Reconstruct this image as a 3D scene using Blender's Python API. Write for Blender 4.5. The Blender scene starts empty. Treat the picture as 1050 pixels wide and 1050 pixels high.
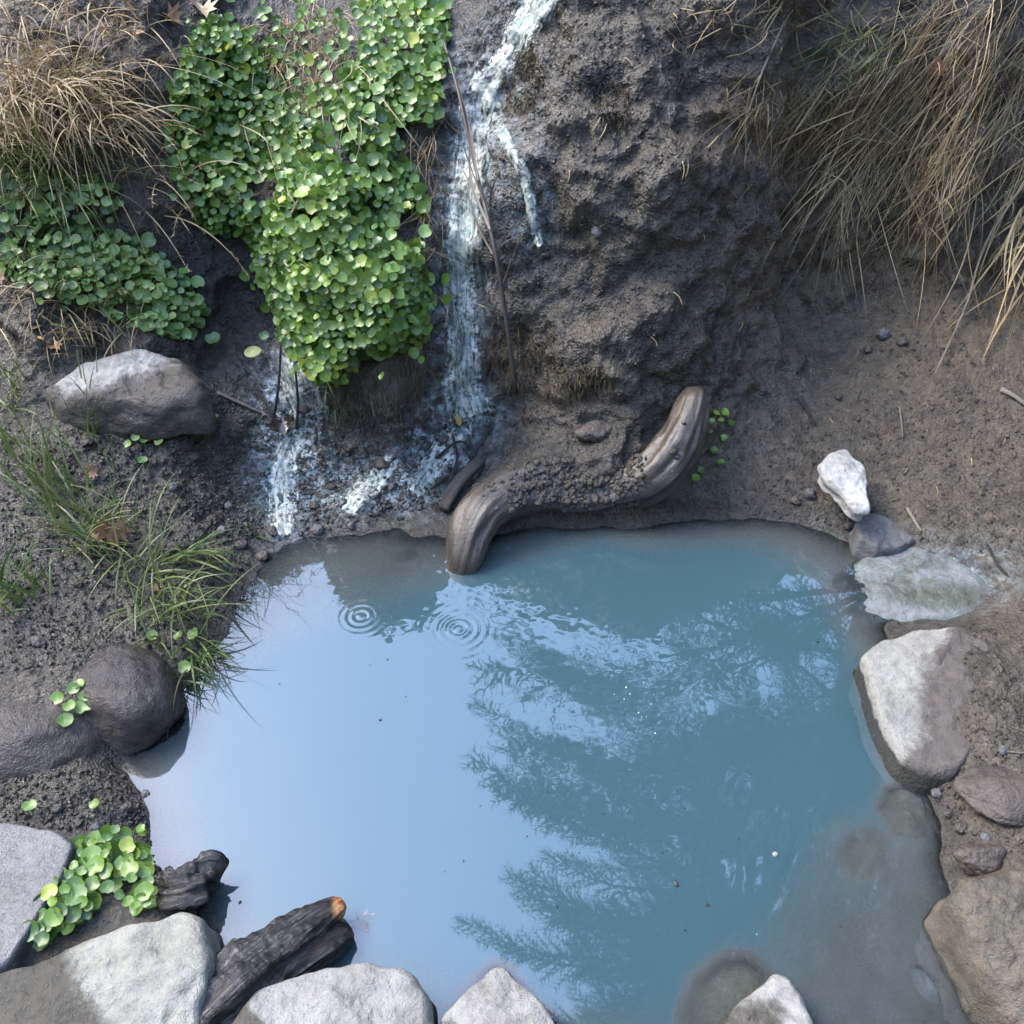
import bpy, math, random
import numpy as np
from mathutils import Vector
from mathutils.bvhtree import BVHTree

rng = np.random.default_rng(7)
random.seed(7)
scene = bpy.context.scene
COL = scene.collection
R = math.radians

# ------------------------------------------------------------------ camera
TH = R(42.0)
CAM = np.array([0.0, 0.0, 1.5])
F = 1008.0
FW = np.array([0, math.cos(TH), -math.sin(TH)])
UP = np.array([0, math.sin(TH), math.cos(TH)])
cam = bpy.data.cameras.new('camera')
cam.sensor_fit = 'HORIZONTAL'
cam.angle = 2 * math.atan(525 / F)
cam.clip_end = 500
cam.clip_start = 0.05
camo = bpy.data.objects.new('camera', cam)
COL.objects.link(camo)
camo.location = CAM
camo.rotation_euler = (math.pi / 2 - TH, 0, 0)
scene.camera = camo


def ray(px, py):
    d = FW + np.array([1.0, 0, 0]) * ((px - 525) / F) + UP * (-(py - 525) / F)
    return d / np.linalg.norm(d)


def P(px, py, z=0.0):
    d = ray(px, py)
    return CAM + d * ((z - CAM[2]) / d[2])


def project(V):
    r = V - CAM
    dep = np.maximum(r @ FW, 1e-3)
    return 525 + F * r[:, 0] / dep, 525 - F * (r @ UP) / dep


# ------------------------------------------------------------------ noise
_prm = np.random.default_rng(3).permutation(256)
_prm = np.concatenate([_prm, _prm, _prm])
_g = np.random.default_rng(4).normal(size=(256, 3))
_g /= np.linalg.norm(_g, axis=1)[:, None]


def pn(Q, f=1.0, seed=0):
    Q = Q * f + seed * 17.31
    i = np.floor(Q).astype(np.int64)
    w = Q - i
    u = w * w * w * (w * (w * 6 - 15) + 10)
    i &= 255
    out = np.zeros(len(Q))
    for a in (0, 1):
        wx = u[:, 0] if a else 1 - u[:, 0]
        for b in (0, 1):
            wy = u[:, 1] if b else 1 - u[:, 1]
            for c in (0, 1):
                wz = u[:, 2] if c else 1 - u[:, 2]
                h = _prm[_prm[_prm[(i[:, 0] + a) & 255] + ((i[:, 1] + b) & 255)] + ((i[:, 2] + c) & 255)]
                gr = _g[h]
                out += wx * wy * wz * (gr[:, 0] * (w[:, 0] - a) + gr[:, 1] * (w[:, 1] - b) + gr[:, 2] * (w[:, 2] - c))
    return out * 1.6


def fbm(Q, f, octs=4, gain=0.5, seed=0):
    s = 0
    a = 1.0
    for k in range(octs):
        s = s + a * pn(Q, f, seed + k)
        f *= 2.03
        a *= gain
    return s


def worley(Q, f, seed=0):
    Q = Q * f + seed * 9.7
    i = np.floor(Q).astype(np.int64)
    best = np.full(len(Q), 9.0)
    for a in (-1, 0, 1):
        for b in (-1, 0, 1):
            for c in (-1, 0, 1):
                j = i + np.array([a, b, c])
                h = _prm[_prm[_prm[j[:, 0] & 255] + (j[:, 1] & 255)] + (j[:, 2] & 255)]
                cell = j + 0.5 + 0.45 * _g[h]
                best = np.minimum(best, ((Q - cell) ** 2).sum(1))
    return np.sqrt(best)


def sst(a, b, x):
    t = np.clip((x - a) / (b - a), 0, 1)
    return t * t * (3 - 2 * t)


# ------------------------------------------------------------------ node helpers
def new_mat(name):
    m = bpy.data.materials.new(name)
    m.use_nodes = True
    nt = m.node_tree
    nt.nodes.clear()
    out = nt.nodes.new('ShaderNodeOutputMaterial')
    return m, nt, out


class N:
    def __init__(s, nt):
        s.nt = nt

    def node(s, typ, **kw):
        n = s.nt.nodes.new(typ)
        for k, v in kw.items():
            setattr(n, k, v)
        return n

    def link(s, a, b):
        s.nt.links.new(a, b)

    def val(s, sock, v):
        if hasattr(v, 'is_linked') or isinstance(v, bpy.types.NodeSocket):
            s.nt.links.new(v, sock)
        else:
            sock.default_value = v

    def pos(s, scale=(1, 1, 1), obj=False):
        if obj:
            g = s.node('ShaderNodeTexCoord').outputs['Object']
        else:
            g = s.node('ShaderNodeNewGeometry').outputs['Position']
        m = s.node('ShaderNodeMapping')
        m.inputs['Scale'].default_value = scale
        s.link(g, m.inputs['Vector'])
        return m.outputs[0]

    def noise(s, vec, scale, detail=4, rough=0.55, dist=0.0):
        n = s.node('ShaderNodeTexNoise')
        s.link(vec, n.inputs['Vector'])
        n.inputs['Scale'].default_value = scale
        n.inputs['Detail'].default_value = detail
        n.inputs['Roughness'].default_value = rough
        n.inputs['Distortion'].default_value = dist
        return n.outputs['Fac']

    def voro(s, vec, scale, feature='F1'):
        n = s.node('ShaderNodeTexVoronoi', feature=feature)
        s.link(vec, n.inputs['Vector'])
        n.inputs['Scale'].default_value = scale
        return n.outputs['Distance']

    def ramp(s, fac, a, b, lo=0.0, hi=1.0):
        n = s.node('ShaderNodeMapRange', interpolation_type='SMOOTHSTEP')
        s.val(n.inputs[0], fac)
        n.inputs[1].default_value = a
        n.inputs[2].default_value = b
        n.inputs[3].default_value = lo
        n.inputs[4].default_value = hi
        return n.outputs[0]

    def math(s, op, a, b=0.0, clamp=False):
        n = s.node('ShaderNodeMath', operation=op, use_clamp=clamp)
        s.val(n.inputs[0], a)
        s.val(n.inputs[1], b)
        return n.outputs[0]

    def mix(s, fac, a, b, blend='MIX'):
        n = s.node('ShaderNodeMix', data_type='RGBA', blend_type=blend)
        s.val(n.inputs[0], fac)
        for sock, v in ((n.inputs[6], a), (n.inputs[7], b)):
            if isinstance(v, tuple):
                sock.default_value = (*v, 1) if len(v) == 3 else v
            else:
                s.link(v, sock)
        return n.outputs[2]

    def attr(s, name):
        n = s.node('ShaderNodeAttribute', attribute_name=name)
        return n

    def bump(s, h, dist, strength=1.0, normal=None):
        n = s.node('ShaderNodeBump')
        s.val(n.inputs['Height'], h)
        n.inputs['Distance'].default_value = dist
        n.inputs['Strength'].default_value = strength
        if normal is not None:
            s.link(normal, n.inputs['Normal'])
        return n.outputs[0]

    def principled(s, color, rough, normal=None, spec=0.5, **kw):
        n = s.node('ShaderNodeBsdfPrincipled')
        if isinstance(color, tuple):
            n.inputs['Base Color'].default_value = (*color, 1)
        else:
            s.link(color, n.inputs['Base Color'])
        s.val(n.inputs['Roughness'], rough)
        s.val(n.inputs['Specular IOR Level'], spec)
        if normal is not None:
            s.link(normal, n.inputs['Normal'])
        for k, v in kw.items():
            s.val(n.inputs[k.replace('_', ' ')], v)
        return n.outputs[0]


# ------------------------------------------------------------------ object helpers
def tag(o, label=None, cat=None, group=None, kind=None):
    if label:
        o['label'] = label
    if cat:
        o['category'] = cat
    if group:
        o['group'] = group
    if kind:
        o['kind'] = kind
    return o


def mesh_np(name, V, faces_flat, loop_tot, mat=None, attrs=None, parent=None, smooth=True, loc=None):
    """V (n,3); faces_flat indices; loop_tot per face"""
    V = np.asarray(V, dtype=np.float32)
    if loc is not None:
        V = V - np.asarray(loc, dtype=np.float32)
    me = bpy.data.meshes.new(name)
    me.vertices.add(len(V))
    me.vertices.foreach_set('co', V.ravel())
    faces_flat = np.asarray(faces_flat, dtype=np.int32)
    loop_tot = np.asarray(loop_tot, dtype=np.int32)
    me.loops.add(len(faces_flat))
    me.loops.foreach_set('vertex_index', faces_flat)
    me.polygons.add(len(loop_tot))
    st = np.concatenate([[0], np.cumsum(loop_tot)[:-1]]).astype(np.int32)
    me.polygons.foreach_set('loop_start', st)
    me.polygons.foreach_set('loop_total', loop_tot)
    if smooth:
        me.polygons.foreach_set('use_smooth', np.ones(len(loop_tot), dtype=bool))
    me.update(calc_edges=True)
    me.validate()
    for k, a in (attrs or {}).items():
        a = np.asarray(a, dtype=np.float32)
        if a.ndim == 1:
            at = me.attributes.new(k, 'FLOAT', 'POINT')
            at.data.foreach_set('value', a)
        else:
            at = me.attributes.new(k, 'FLOAT_VECTOR', 'POINT')
            at.data.foreach_set('vector', a.ravel())
    if mat:
        me.materials.append(mat)
    o = bpy.data.objects.new(name, me)
    COL.objects.link(o)
    if loc is not None:
        if parent is None:
            o.location = Vector([float(t) for t in loc])
        else:
            o.location = Vector([float(t) for t in loc]) - parent.location
    if parent is not None:
        o.parent = parent
    return o


def empty(name, loc):
    o = bpy.data.objects.new(name, None)
    o.empty_display_size = 0.05
    COL.objects.link(o)
    o.location = [float(t) for t in loc]
    return o


class MB:
    """collects polygons with per-point attributes"""

    def __init__(s):
        s.V, s.F, s.T, s.A = [], [], [], {}
        s.n = 0

    def add(s, V, faces, **attrs):
        V = np.asarray(V, float)
        s.V.append(V)
        for f in faces:
            s.F.extend([i + s.n for i in f])
            s.T.append(len(f))
        for k, v in attrs.items():
            s.A.setdefault(k, []).append(np.broadcast_to(np.asarray(v, float), (len(V),)))
        s.n += len(V)

    def build(s, name, mat, parent=None, loc=None, smooth=True):
        at = {k: np.concatenate(v) for k, v in s.A.items()}
        return mesh_np(name, np.concatenate(s.V), s.F, s.T, mat, at, parent, smooth, loc)


def nrm(v):
    v = np.asarray(v, float)
    return v / (np.linalg.norm(v) + 1e-9)


def frames(path):
    path = np.asarray(path, float)
    T = np.gradient(path, axis=0)
    T /= np.linalg.norm(T, axis=1)[:, None] + 1e-9
    ref = np.array([0, 0, 1.0]) if abs(T[0][2]) < 0.9 else np.array([1.0, 0, 0])
    Ns = []
    n = np.cross(T[0], np.cross(ref, T[0]))
    n = nrm(n)
    for t in T:
        n = nrm(n - t * (n @ t))
        Ns.append(n)
    Ns = np.array(Ns)
    return T, Ns, np.cross(T, Ns)


def tube(path, rad, seg=8, squash=1.0):
    path = np.asarray(path, float)
    T, A, B = frames(path)
    rad = np.broadcast_to(np.asarray(rad, float), (len(path),))
    an = np.linspace(0, 2 * math.pi, seg, endpoint=False)
    V = (path[:, None, :] + rad[:, None, None] * (np.cos(an)[None, :, None] * A[:, None, :] * squash + np.sin(an)[None, :, None] * B[:, None, :])).reshape(-1, 3)
    Fc = []
    m = len(path)
    for i in range(m - 1):
        for j in range(seg):
            k = (j + 1) % seg
            Fc.append((i * seg + j, i * seg + k, (i + 1) * seg + k, (i + 1) * seg + j))
    Fc.append(tuple(range(seg))[::-1])
    Fc.append(tuple((m - 1) * seg + j for j in range(seg)))
    return V, Fc


def spline(pts, n):
    """Catmull-Rom through pts"""
    p = np.asarray(pts, float)
    p = np.vstack([2 * p[0] - p[1], p, 2 * p[-1] - p[-2]])
    out = []
    m = len(p) - 3
    for t in np.linspace(0, m - 1e-6, n):
        i = int(t)
        u = t - i
        a, b, c, d = p[i:i + 4]
        out.append(0.5 * (2 * b + (c - a) * u + (2 * a - 5 * b + 4 * c - d) * u * u + (3 * b - a - 3 * c + d) * u ** 3))
    return np.array(out)


def ribbon(mb, path, w, side, fold=0.25, **attrs):
    """a tapering grass blade with a shallow fold"""
    path = np.asarray(path, float)
    n = len(path)
    T = np.gradient(path, axis=0)
    T /= np.linalg.norm(T, axis=1)[:, None] + 1e-9
    side = np.asarray(side, float)
    S = side[None, :] - T * (T @ side)[:, None]
    S /= np.linalg.norm(S, axis=1)[:, None] + 1e-9
    U = np.cross(T, S)
    t = np.linspace(0, 1, n)
    ww = w * np.clip(np.minimum(0.55 + t * 1.5, 1.0) * (1 - t ** 2.2) + 0.04, 0, 1)
    L = path + S * ww[:, None]
    Rr = path - S * ww[:, None]
    M = path - U * (ww * fold)[:, None]
    V = np.stack([L, M, Rr], 1).reshape(-1, 3)
    Fc = []
    for i in range(n - 1):
        a = i * 3
        Fc += [(a, a + 1, a + 4, a + 3), (a + 1, a + 2, a + 5, a + 4)]
    at = {k: v for k, v in attrs.items()}
    at['along'] = np.repeat(t, 3)
    mb.add(V, Fc, **at)


# ================================================================== TERRAIN
# (pixel x, pixel y, height) -> a point of the land; the third number is metres above the pool surface
LAND = [
    # left bank
    (240, 600, .012), (210, 668, .012), (180, 705, .012), (150, 690, .05), (150, 600, .06), (215, 560, .06), (100, 600, .09), (0, 600, .12), (60, 520, .15), (150, 500, .13),
    (0, 450, .21), (100, 430, .22), (200, 440, .17), (100, 350, .28), (0, 350, .30), (190, 370, .25), (250, 500, .05), (240, 430, .15),
    (268, 555, .012), (-120, 600, .15), (-150, 400, .3), (-160, 800, .1), (100, 670, .09), (35, 690, .12), (95, 705, .095),
    (120, 782, .006), (85, 800, .05), (20, 800, .06), (135, 832, .02), (90, 860, .03), (30, 900, .035), (-60, 900, .04), (145, 890, .012), (190, 925, .015), (60, 960, .02),
    # side trickle gully
    (300, 545, .008), (305, 490, .04), (300, 440, .11), (312, 395, .20), (285, 345, .29), (345, 545, .005), (365, 510, .04), (350, 455, .09), (405, 525, .005), (420, 480, .06), (440, 540, .008),
    # left slope
    (150, 335, .33), (30, 300, .42), (0, 200, .56), (100, 210, .55), (0, 50, .80), (100, 60, .80), (150, 0, .90), (0, -60, .95), (240, 280, .365), (230, 310, .31), (215, 240, .46), (150, 250, .46),
    # bank carrying the pennywort
    (385, 470, .075), (385, 430, .16), (350, 440, .12), (330, 350, .33), (390, 350, .35), (430, 350, .33), (300, 250, .51), (390, 250, .51), (300, 150, .645), (390, 150, .64), (230, 100, .70), (300, 50, .775), (390, 50, .775), (390, -30, .86), (435, 440, .11), (448, 300, .41),
    # waterfall groove
    (480, 445, .085), (475, 400, .17), (472, 350, .27), (472, 250, .455), (490, 150, .64), (505, 70, .78), (540, 0, .90),
    # mud hump and root
    (500, 500, .075), (470, 520, .02), (520, 538, .012), (560, 533, .012), (620, 533, .012), (680, 530, .012), (740, 525, .012), (560, 478, .125), (595, 490, .110), (625, 490, .118), (600, 450, .15), (600, 350, .335), (600, 250, .52), (600, 150, .71), (600, 50, .86), (600, -40, .99),
    (540, 330, .33), (535, 200, .60), (700, 250, .53), (700, 330, .37), (720, 400, .20), (700, 460, .11), (700, 150, .71), (700, 50, .85), (650, 430, .19),
    # right bank, hollow below the overhang
    (800, 525, .012), (850, 537, .012), (800, 460, .09), (790, 400, .17), (800, 340, .26), (800, 250, .39), (790, 150, .655), (800, 50, .835), (900, 500, .06), (900, 450, .115), (900, 350, .225), (900, 250, .345), (900, 130, .63), (900, 40, .81),
    (1000, 520, .08), (1000, 450, .145), (1000, 350, .255), (1000, 250, .365), (1000, 110, .69), (1000, 0, .88), (1000, -60, .98), (1150, 350, .3), (1150, 150, .62), (1150, 500, .16), (1050, 560, .08), (960, 560, .04),
    (1040, 620, .055), (1000, 650, .075), (1012, 690, .095), (1050, 720, .08), (1005, 740, .085), (965, 780, .035), (1000, 810, .045), (1050, 850, .06), (985, 865, .02), (1150, 700, .13), (1150, 900, .12), (960, 815, .015), (1050, 960, .04), (1120, 1040, .06),
    (895, 642, -.012), (940, 650, .025),
    # near edge, under the dam of stones
    (0, 1000, .02), (150, 1060, .0), (330, 1090, .0), (500, 1110, .0), (680, 1120, -.015), (850, 1120, -.02), (1000, 1130, .0), (200, 1180, .03), (500, 1180, .03), (850, 1180, .03), (1100, 1180, .05), (-60, 1100, .05),
]
# (pixel x, pixel y on the water plane, bed height)
BED = [(300, 580, -.025), (360, 560, -.02), (410, 575, -.03), (300, 640, -.06), (400, 650, -.13), (470, 600, -.10), (560, 575, -.10), (660, 570, -.11), (760, 565, -.10), (830, 570, -.05), (890, 600, -.025), (960, 620, -.01),
       (250, 700, -.11), (230, 780, -.12), (215, 850, -.10), (240, 920, -.08), (300, 800, -.2), (400, 780, -.26), (550, 700, -.28), (700, 680, -.28), (820, 660, -.18), (870, 720, -.13), (800, 800, -.22), (650, 850, -.28), (500, 880, -.26),
       (380, 900, -.18), (320, 920, -.13), (430, 970, -.12), (560, 980, -.16), (660, 960, -.16), (760, 930, -.12), (860, 850, -.07), (900, 900, -.05), (840, 960, -.05), (900, 1000, -.04), (950, 960, -.03), (860, 1050, -.035), (700, 1050, -.08), (600, 1060, -.06), (930, 830, -.06), (900, 780, -.09), (960, 1040, -.02)]
C = [P(*t) for t in LAND]
for (a, b, z) in BED:
    q = P(a, b, 0.0)
    C.append(np.array([q[0], q[1], z]))
# plateau and outer anchors (metres)
for t in [(-2.2, 1.2, .35), (-2.2, 2.2, .7), (-1.5, 2.9, 1.25), (0, 2.9, 1.35), (1.4, 2.9, 1.35), (2.2, 2.4, 1.2), (2.2, 1.4, .5), (1.8, .6, .2), (-1.8, .5, .15), (-1.2, 0, .1), (0, 0, .05), (1.2, 0, .1), (0, -.8, .08), (-2, -.8, .2), (2, -.8, .25)]:
    C.append(np.array(t))
C = np.array(C)


def _U(r2):
    return np.where(r2 > 1e-12, 0.5 * r2 * np.log(np.maximum(r2, 1e-12)), 0)


_n = len(C)
_K = _U(((C[:, None, :2] - C[None, :, :2]) ** 2).sum(2)) + np.eye(_n) * 4e-4
_Pm = np.hstack([np.ones((_n, 1)), C[:, :2]])
_A = np.zeros((_n + 3, _n + 3))
_A[:_n, :_n] = _K
_A[:_n, _n:] = _Pm
_A[_n:, :_n] = _Pm.T
_W = np.linalg.solve(_A, np.concatenate([C[:, 2], np.zeros(3)]))


def far_h(x, y):
    # a narrow wooded ravine: the bank climbs ahead, unseen steeper walls at both sides and behind are raised to block skylight
    a = np.maximum(0, y - 2.3) * 0.78 + 0.9
    l = np.maximum(0, -x - 2.0) * 1.15 + 0.25
    r = np.maximum(0, x - 2.0) * 1.5 + 0.3
    b = np.maximum(0, -y - 1.6) * 1.25 + 0.1
    k = 1.6
    h = np.log(np.exp(k * np.minimum(a, 60)) * (y > 1.2) * np.clip((y - 1.2) / 1.2, 0, 1) + np.exp(k * np.minimum(l, 60)) + np.exp(k * np.minimum(r, 60)) + np.exp(k * np.minimum(b, 60))) / k - 0.75
    return 24 * np.tanh(h / 24)


def base_h(x, y):
    out = np.empty(len(x))
    for s in range(0, len(x), 40000):
        q = np.stack([x[s:s + 40000], y[s:s + 40000]], 1)
        qc = np.clip(q, [-2.6, -1.2], [2.6, 3.2])
        r2 = ((qc[:, None, :] - C[None, :, :2]) ** 2).sum(2)
        out[s:s + 40000] = _U(r2) @ _W[:_n] + _W[_n] + qc @ _W[_n + 1:]
    d = np.maximum(np.maximum(np.abs(x) - 1.6, np.maximum(-0.3 - y, y - 2.55)), 0)
    w = sst(0.0, 1.3, d)
    return out * (1 - w) + far_h(x, y) * w


def grow(a, step, limit, k=1.22):
    out = []
    s = step
    while abs(a) < limit:
        a += s
        s *= k
        out.append(a)
    return out


xs = np.concatenate([np.array(grow(-1.40, -.012, 90))[::-1], np.arange(-1.40, 1.40, .0042), np.array(grow(1.40, .012, 90))])
ys = np.concatenate([np.array(grow(.30, -.02, 90))[::-1], np.arange(.30, 1.45, .0052), np.arange(1.45, 2.42, .0026), np.array(grow(2.42, .008, 90))])
GX, GY = np.meshgrid(xs, ys)
nx, ny = len(xs), len(ys)
gx, gy = GX.ravel(), GY.ravel()
gz = base_h(gx, gy)
Z2 = gz.reshape(ny, nx)
dzy, dzx = np.gradient(Z2, ys, xs)
NRM = np.stack([-dzx.ravel(), -dzy.ravel(), np.ones(nx * ny)], 1)
NRM /= np.linalg.norm(NRM, axis=1)[:, None]
TV = np.stack([gx, gy, gz], 1)
near = (np.abs(gx) < 2.0) & (gy > 0.1) & (gy < 3.2)
idx = np.nonzero(near)[0]
Q = TV[idx]
pxs, pys = project(Q)


def blob(cx, cy, rx, ry):
    return np.exp(-(((pxs - cx) / rx) ** 2 + ((pys - cy) / ry) ** 2))


land = sst(0.0, 0.07, Q[:, 2])
steep = 1 - NRM[idx][:, 2]
cliff = sst(0.10, 0.30, steep) * sst(.03, .16, Q[:, 2])
Qw = Q + 0.02 * np.stack([pn(Q, 9, 31), pn(Q, 9, 32), pn(Q, 9, 33)], 1)
n_big = pn(Qw, 4.2, 1) + 0.6 * pn(Qw, 8.5, 2)
n_mid = pn(Qw, 19, 3) + 0.6 * pn(Qw, 37, 4)
n_fin = pn(Qw, 75, 5) + 0.6 * pn(Q, 150, 6)
cl1 = 0.62 - worley(Qw, 34, 1)
cl2 = 0.60 - worley(Qw, 85, 2)
cl3 = 0.60 - worley(Qw, 170, 3)
patch = sst(-0.25, 0.5, pn(Q, 6, 40))
crk = blob(300, 490, 60, 70) + blob(400, 500, 80, 50) + blob(80, 830, 90, 40) + blob(240, 480, 50, 80)
crk = np.clip(crk + .8 * blob(90, 560, 150, 150), 0, 1)
right = blob(930, 430, 130, 110)
disp = cliff * (0.042 * n_big + 0.006 * n_mid) + land * (0.004 + .006 * cliff) * n_mid
disp += land * (0.009 * cl1 * (0.15 + patch) * (1 - .3 * cliff) + 0.0060 * cl2 * (1.25 - patch) + .0042 * cl3) * (0.75 + 0.25 * cliff + 0.5 * crk) * (1 - 0.55 * right)
disp += land * 0.0030 * n_fin * (1 - 0.4 * right)
disp += (1 - land) * 0.004 * n_mid
disp += crk * land * 0.010 * cl1
# ridged erosion ledges across the face of the bank
rid = 1 - np.abs(pn(Qw * np.array([1, 1, 2.2]), 5.5, 9))
disp += cliff * 0.028 * (rid - 0.75)
TV[idx] += NRM[idx] * disp[:, None]
fidx = np.nonzero(~near)[0]
TV[fidx, 2] += 0.25 * pn(TV[fidx], 0.5, 8) * np.clip((np.abs(TV[fidx, 0]) + np.abs(TV[fidx, 1]) - 3) / 4, 0, 1)

mineral = np.zeros(nx * ny)
ochre = np.zeros(nx * ny)
soil_shade = np.zeros(nx * ny)
mn = 1.0 * blob(300, 395, 34, 42) + 1.0 * blob(296, 495, 34, 62) + .9 * blob(385, 500, 58, 30) + .75 * blob(440, 470, 40, 45) + .7 * blob(480, 420, 30, 32) + .45 * blob(475, 300, 34, 130) + .45 * blob(500, 120, 40, 90) + .25 * blob(550, 215, 18, 50) + .5 * blob(960, 590, 70, 30) + .25 * blob(840, 555, 40, 25)
mineral[idx] = np.clip(mn, 0, 1)
wetg = np.zeros(nx * ny)
wetg[idx] = np.clip(blob(90, 560, 170, 170) + blob(60, 820, 130, 60) + .8 * blob(640, 420, 120, 80) + .7 * blob(400, 490, 120, 70), 0, 1)
oc = .9 * blob(900, 270, 130, 85) + .8 * blob(1010, 330, 80, 70) + .6 * blob(800, 290, 60, 90) + .6 * blob(760, 130, 90, 40) + .9 * blob(390, 400, 70, 80) + .8 * blob(528, 100, 24, 60) + .9 * blob(520, 375, 45, 45) + .6 * blob(590, 395, 50, 26) + .5 * blob(740, 480, 40, 60) + .8 * blob(900, 120, 130, 100) + .5 * blob(100, 120, 150, 90) + .9 * blob(325, 65, 50, 70) + .45 * blob(930, 440, 150, 100)
ochre[idx] = np.clip(oc, 0, 1)
ss = blob(470, 470, 45, 35) + 1.1 * blob(230, 285, 50, 60) + .9 * blob(443, 330, 16, 140) + 1.0 * blob(468, 60, 26, 90) + .9 * blob(520, 270, 22, 90) + .6 * blob(300, 250, 140, 160) + .5 * blob(640, 520, 90, 16) + .6 * blob(160, 760, 60, 60) + .5 * blob(180, 860, 40, 40) + .6 * blob(170, 30, 80, 60)  # dark soil, plus painted shade deepening the hollow and waterfall edges
soil_shade[idx] = np.clip(ss, 0, 1)
zone = np.stack([mineral, ochre, soil_shade], 1)

I, J = np.meshgrid(np.arange(ny - 1), np.arange(nx - 1), indexing='ij')
a = (I * nx + J).ravel()
quads = np.stack([a, a + 1, a + nx + 1, a + nx], 1)

# ---- mud material
m_mud, nt, out = new_mat('mud')
n = N(nt)
p = n.pos()
big = n.noise(p, 7, 5, .6)
mid = n.noise(p, 38, 5, .62)
fin = n.noise(p, 260, 3, .6)
z = n.node('ShaderNodeSeparateXYZ')
n.link(n.node('ShaderNodeNewGeometry').outputs['Position'], z.inputs[0])
zz = z.outputs[2]
zn = n.node('ShaderNodeSeparateXYZ')
n.link(n.attr('zone').outputs['Vector'], zn.inputs[0])
c = n.mix(n.ramp(big, .35, .65), (.0205, .0166, .0108), (.046, .0376, .0248))
c = n.mix(n.ramp(mid, .42, .72), c, (.074, .0625, .0445))
c = n.mix(n.ramp(mid, .42, .30), c, (0.0112, 0.0091, 0.0077))
oc_ = n.math('MULTIPLY', zn.outputs[1], n.ramp(n.noise(p, 16, 4), .28, .62))
c = n.mix(oc_, c, n.mix(mid, (.026, .018, .0095), (.118, .083, .045)))
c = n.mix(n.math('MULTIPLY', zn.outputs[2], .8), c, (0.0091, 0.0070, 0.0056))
mi = n.math('MULTIPLY', n.math('MULTIPLY', zn.outputs[0], 1.7), n.ramp(n.noise(p, 42, 5, .7, .6), .40, .62), True)
mcol = n.mix(n.ramp(n.noise(p, 22, 3), .4, .6), (.10, .14, .15), (.34, .39, .40))
mcol = n.mix(n.ramp(n.noise(p, 13, 3), .55, .72), mcol, (.12, .21, .19))
c = n.mix(mi, c, mcol)
# damp band just above the water is darker
c = n.mix(n.ramp(zz, .055, .008, 0, .5), c, (0.0105, 0.0090, 0.0075))
c = n.mix(n.ramp(zz, -.004, -.02, 0, .8), c, n.mix(mid, (.060, .053, .042), (.115, .104, .086)))
rgh = n.math('MULTIPLY', n.ramp(n.noise(p, 9, 4, .6), .36, .62, .16, .50), n.ramp(fin, .3, .7, .75, 1.2))
wa = n.attr('wet').outputs['Fac']
c = n.mix(n.math('MULTIPLY', n.math('MULTIPLY', wa, n.ramp(big, .65, .38, 0, .75)), n.math('SUBTRACT', 1.0, mi)), c, (0.0119, 0.0098, 0.0084))
rgh = n.math('MULTIPLY', rgh, n.math('SUBTRACT', 1.0, n.math('MULTIPLY', wa, .35)))
rgh = n.math('ADD', rgh, n.math('MULTIPLY', oc_, .3), True)
h1 = n.bump(fin, .0030, 1.0)
h2 = n.bump(n.noise(p, 95, 5, .68), .010, 1.0, h1)
h3 = n.bump(n.voro(p, 150), .005, .6, h2)
n.link(n.principled(c, rgh, h3, .55), out.inputs[0])

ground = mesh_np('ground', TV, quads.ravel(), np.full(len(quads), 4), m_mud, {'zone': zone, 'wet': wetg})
tag(ground, 'wet grey brown mud bank and stream bed around the pool', kind='structure')

deps = bpy.context.evaluated_depsgraph_get()
BVH = BVHTree.FromObject(ground, deps)


def hit(px, py):
    l, nn, _, _ = BVH.ray_cast(Vector(CAM), Vector(ray(px, py)))
    if l is None:
        q = P(px, min(py, 1200), 0)
        return q, np.array([0, 0, 1.0])
    return np.array(l), np.array(nn)


def toward(p, t):
    return p + nrm(CAM - p) * t


def ground_z(x, y):
    l, nn, _, _ = BVH.ray_cast(Vector((x, y, 40)), Vector((0, 0, -1)))
    return l[2]


# ================================================================== WATER
wx = np.arange(-.85, 1.05, .0036)
wy = np.arange(.28, 1.75, .0036)
WX, WY = np.meshgrid(wx, wy)
wnx, wny = len(wx), len(wy)
# depth of the bed under each water point, from the ground mesh columns
Zg = TV[:, 2].reshape(ny, nx)
iy = np.clip(np.searchsorted(ys, WY.ravel()), 1, ny - 1)
ix = np.clip(np.searchsorted(xs, WX.ravel()), 1, nx - 1)
bed = Zg[iy, ix]
W = np.stack([WX.ravel(), WY.ravel(), np.zeros(WX.size)], 1)


def ring(px, py, wl, amp, r0):
    c_ = P(px, py, 0)
    r = np.hypot(W[:, 0] - c_[0], W[:, 1] - c_[1])
    return amp * np.sin(2 * math.pi * r / wl) * np.exp(-(r / r0) ** 2.0) * sst(0, .25 * wl, r)


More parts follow.
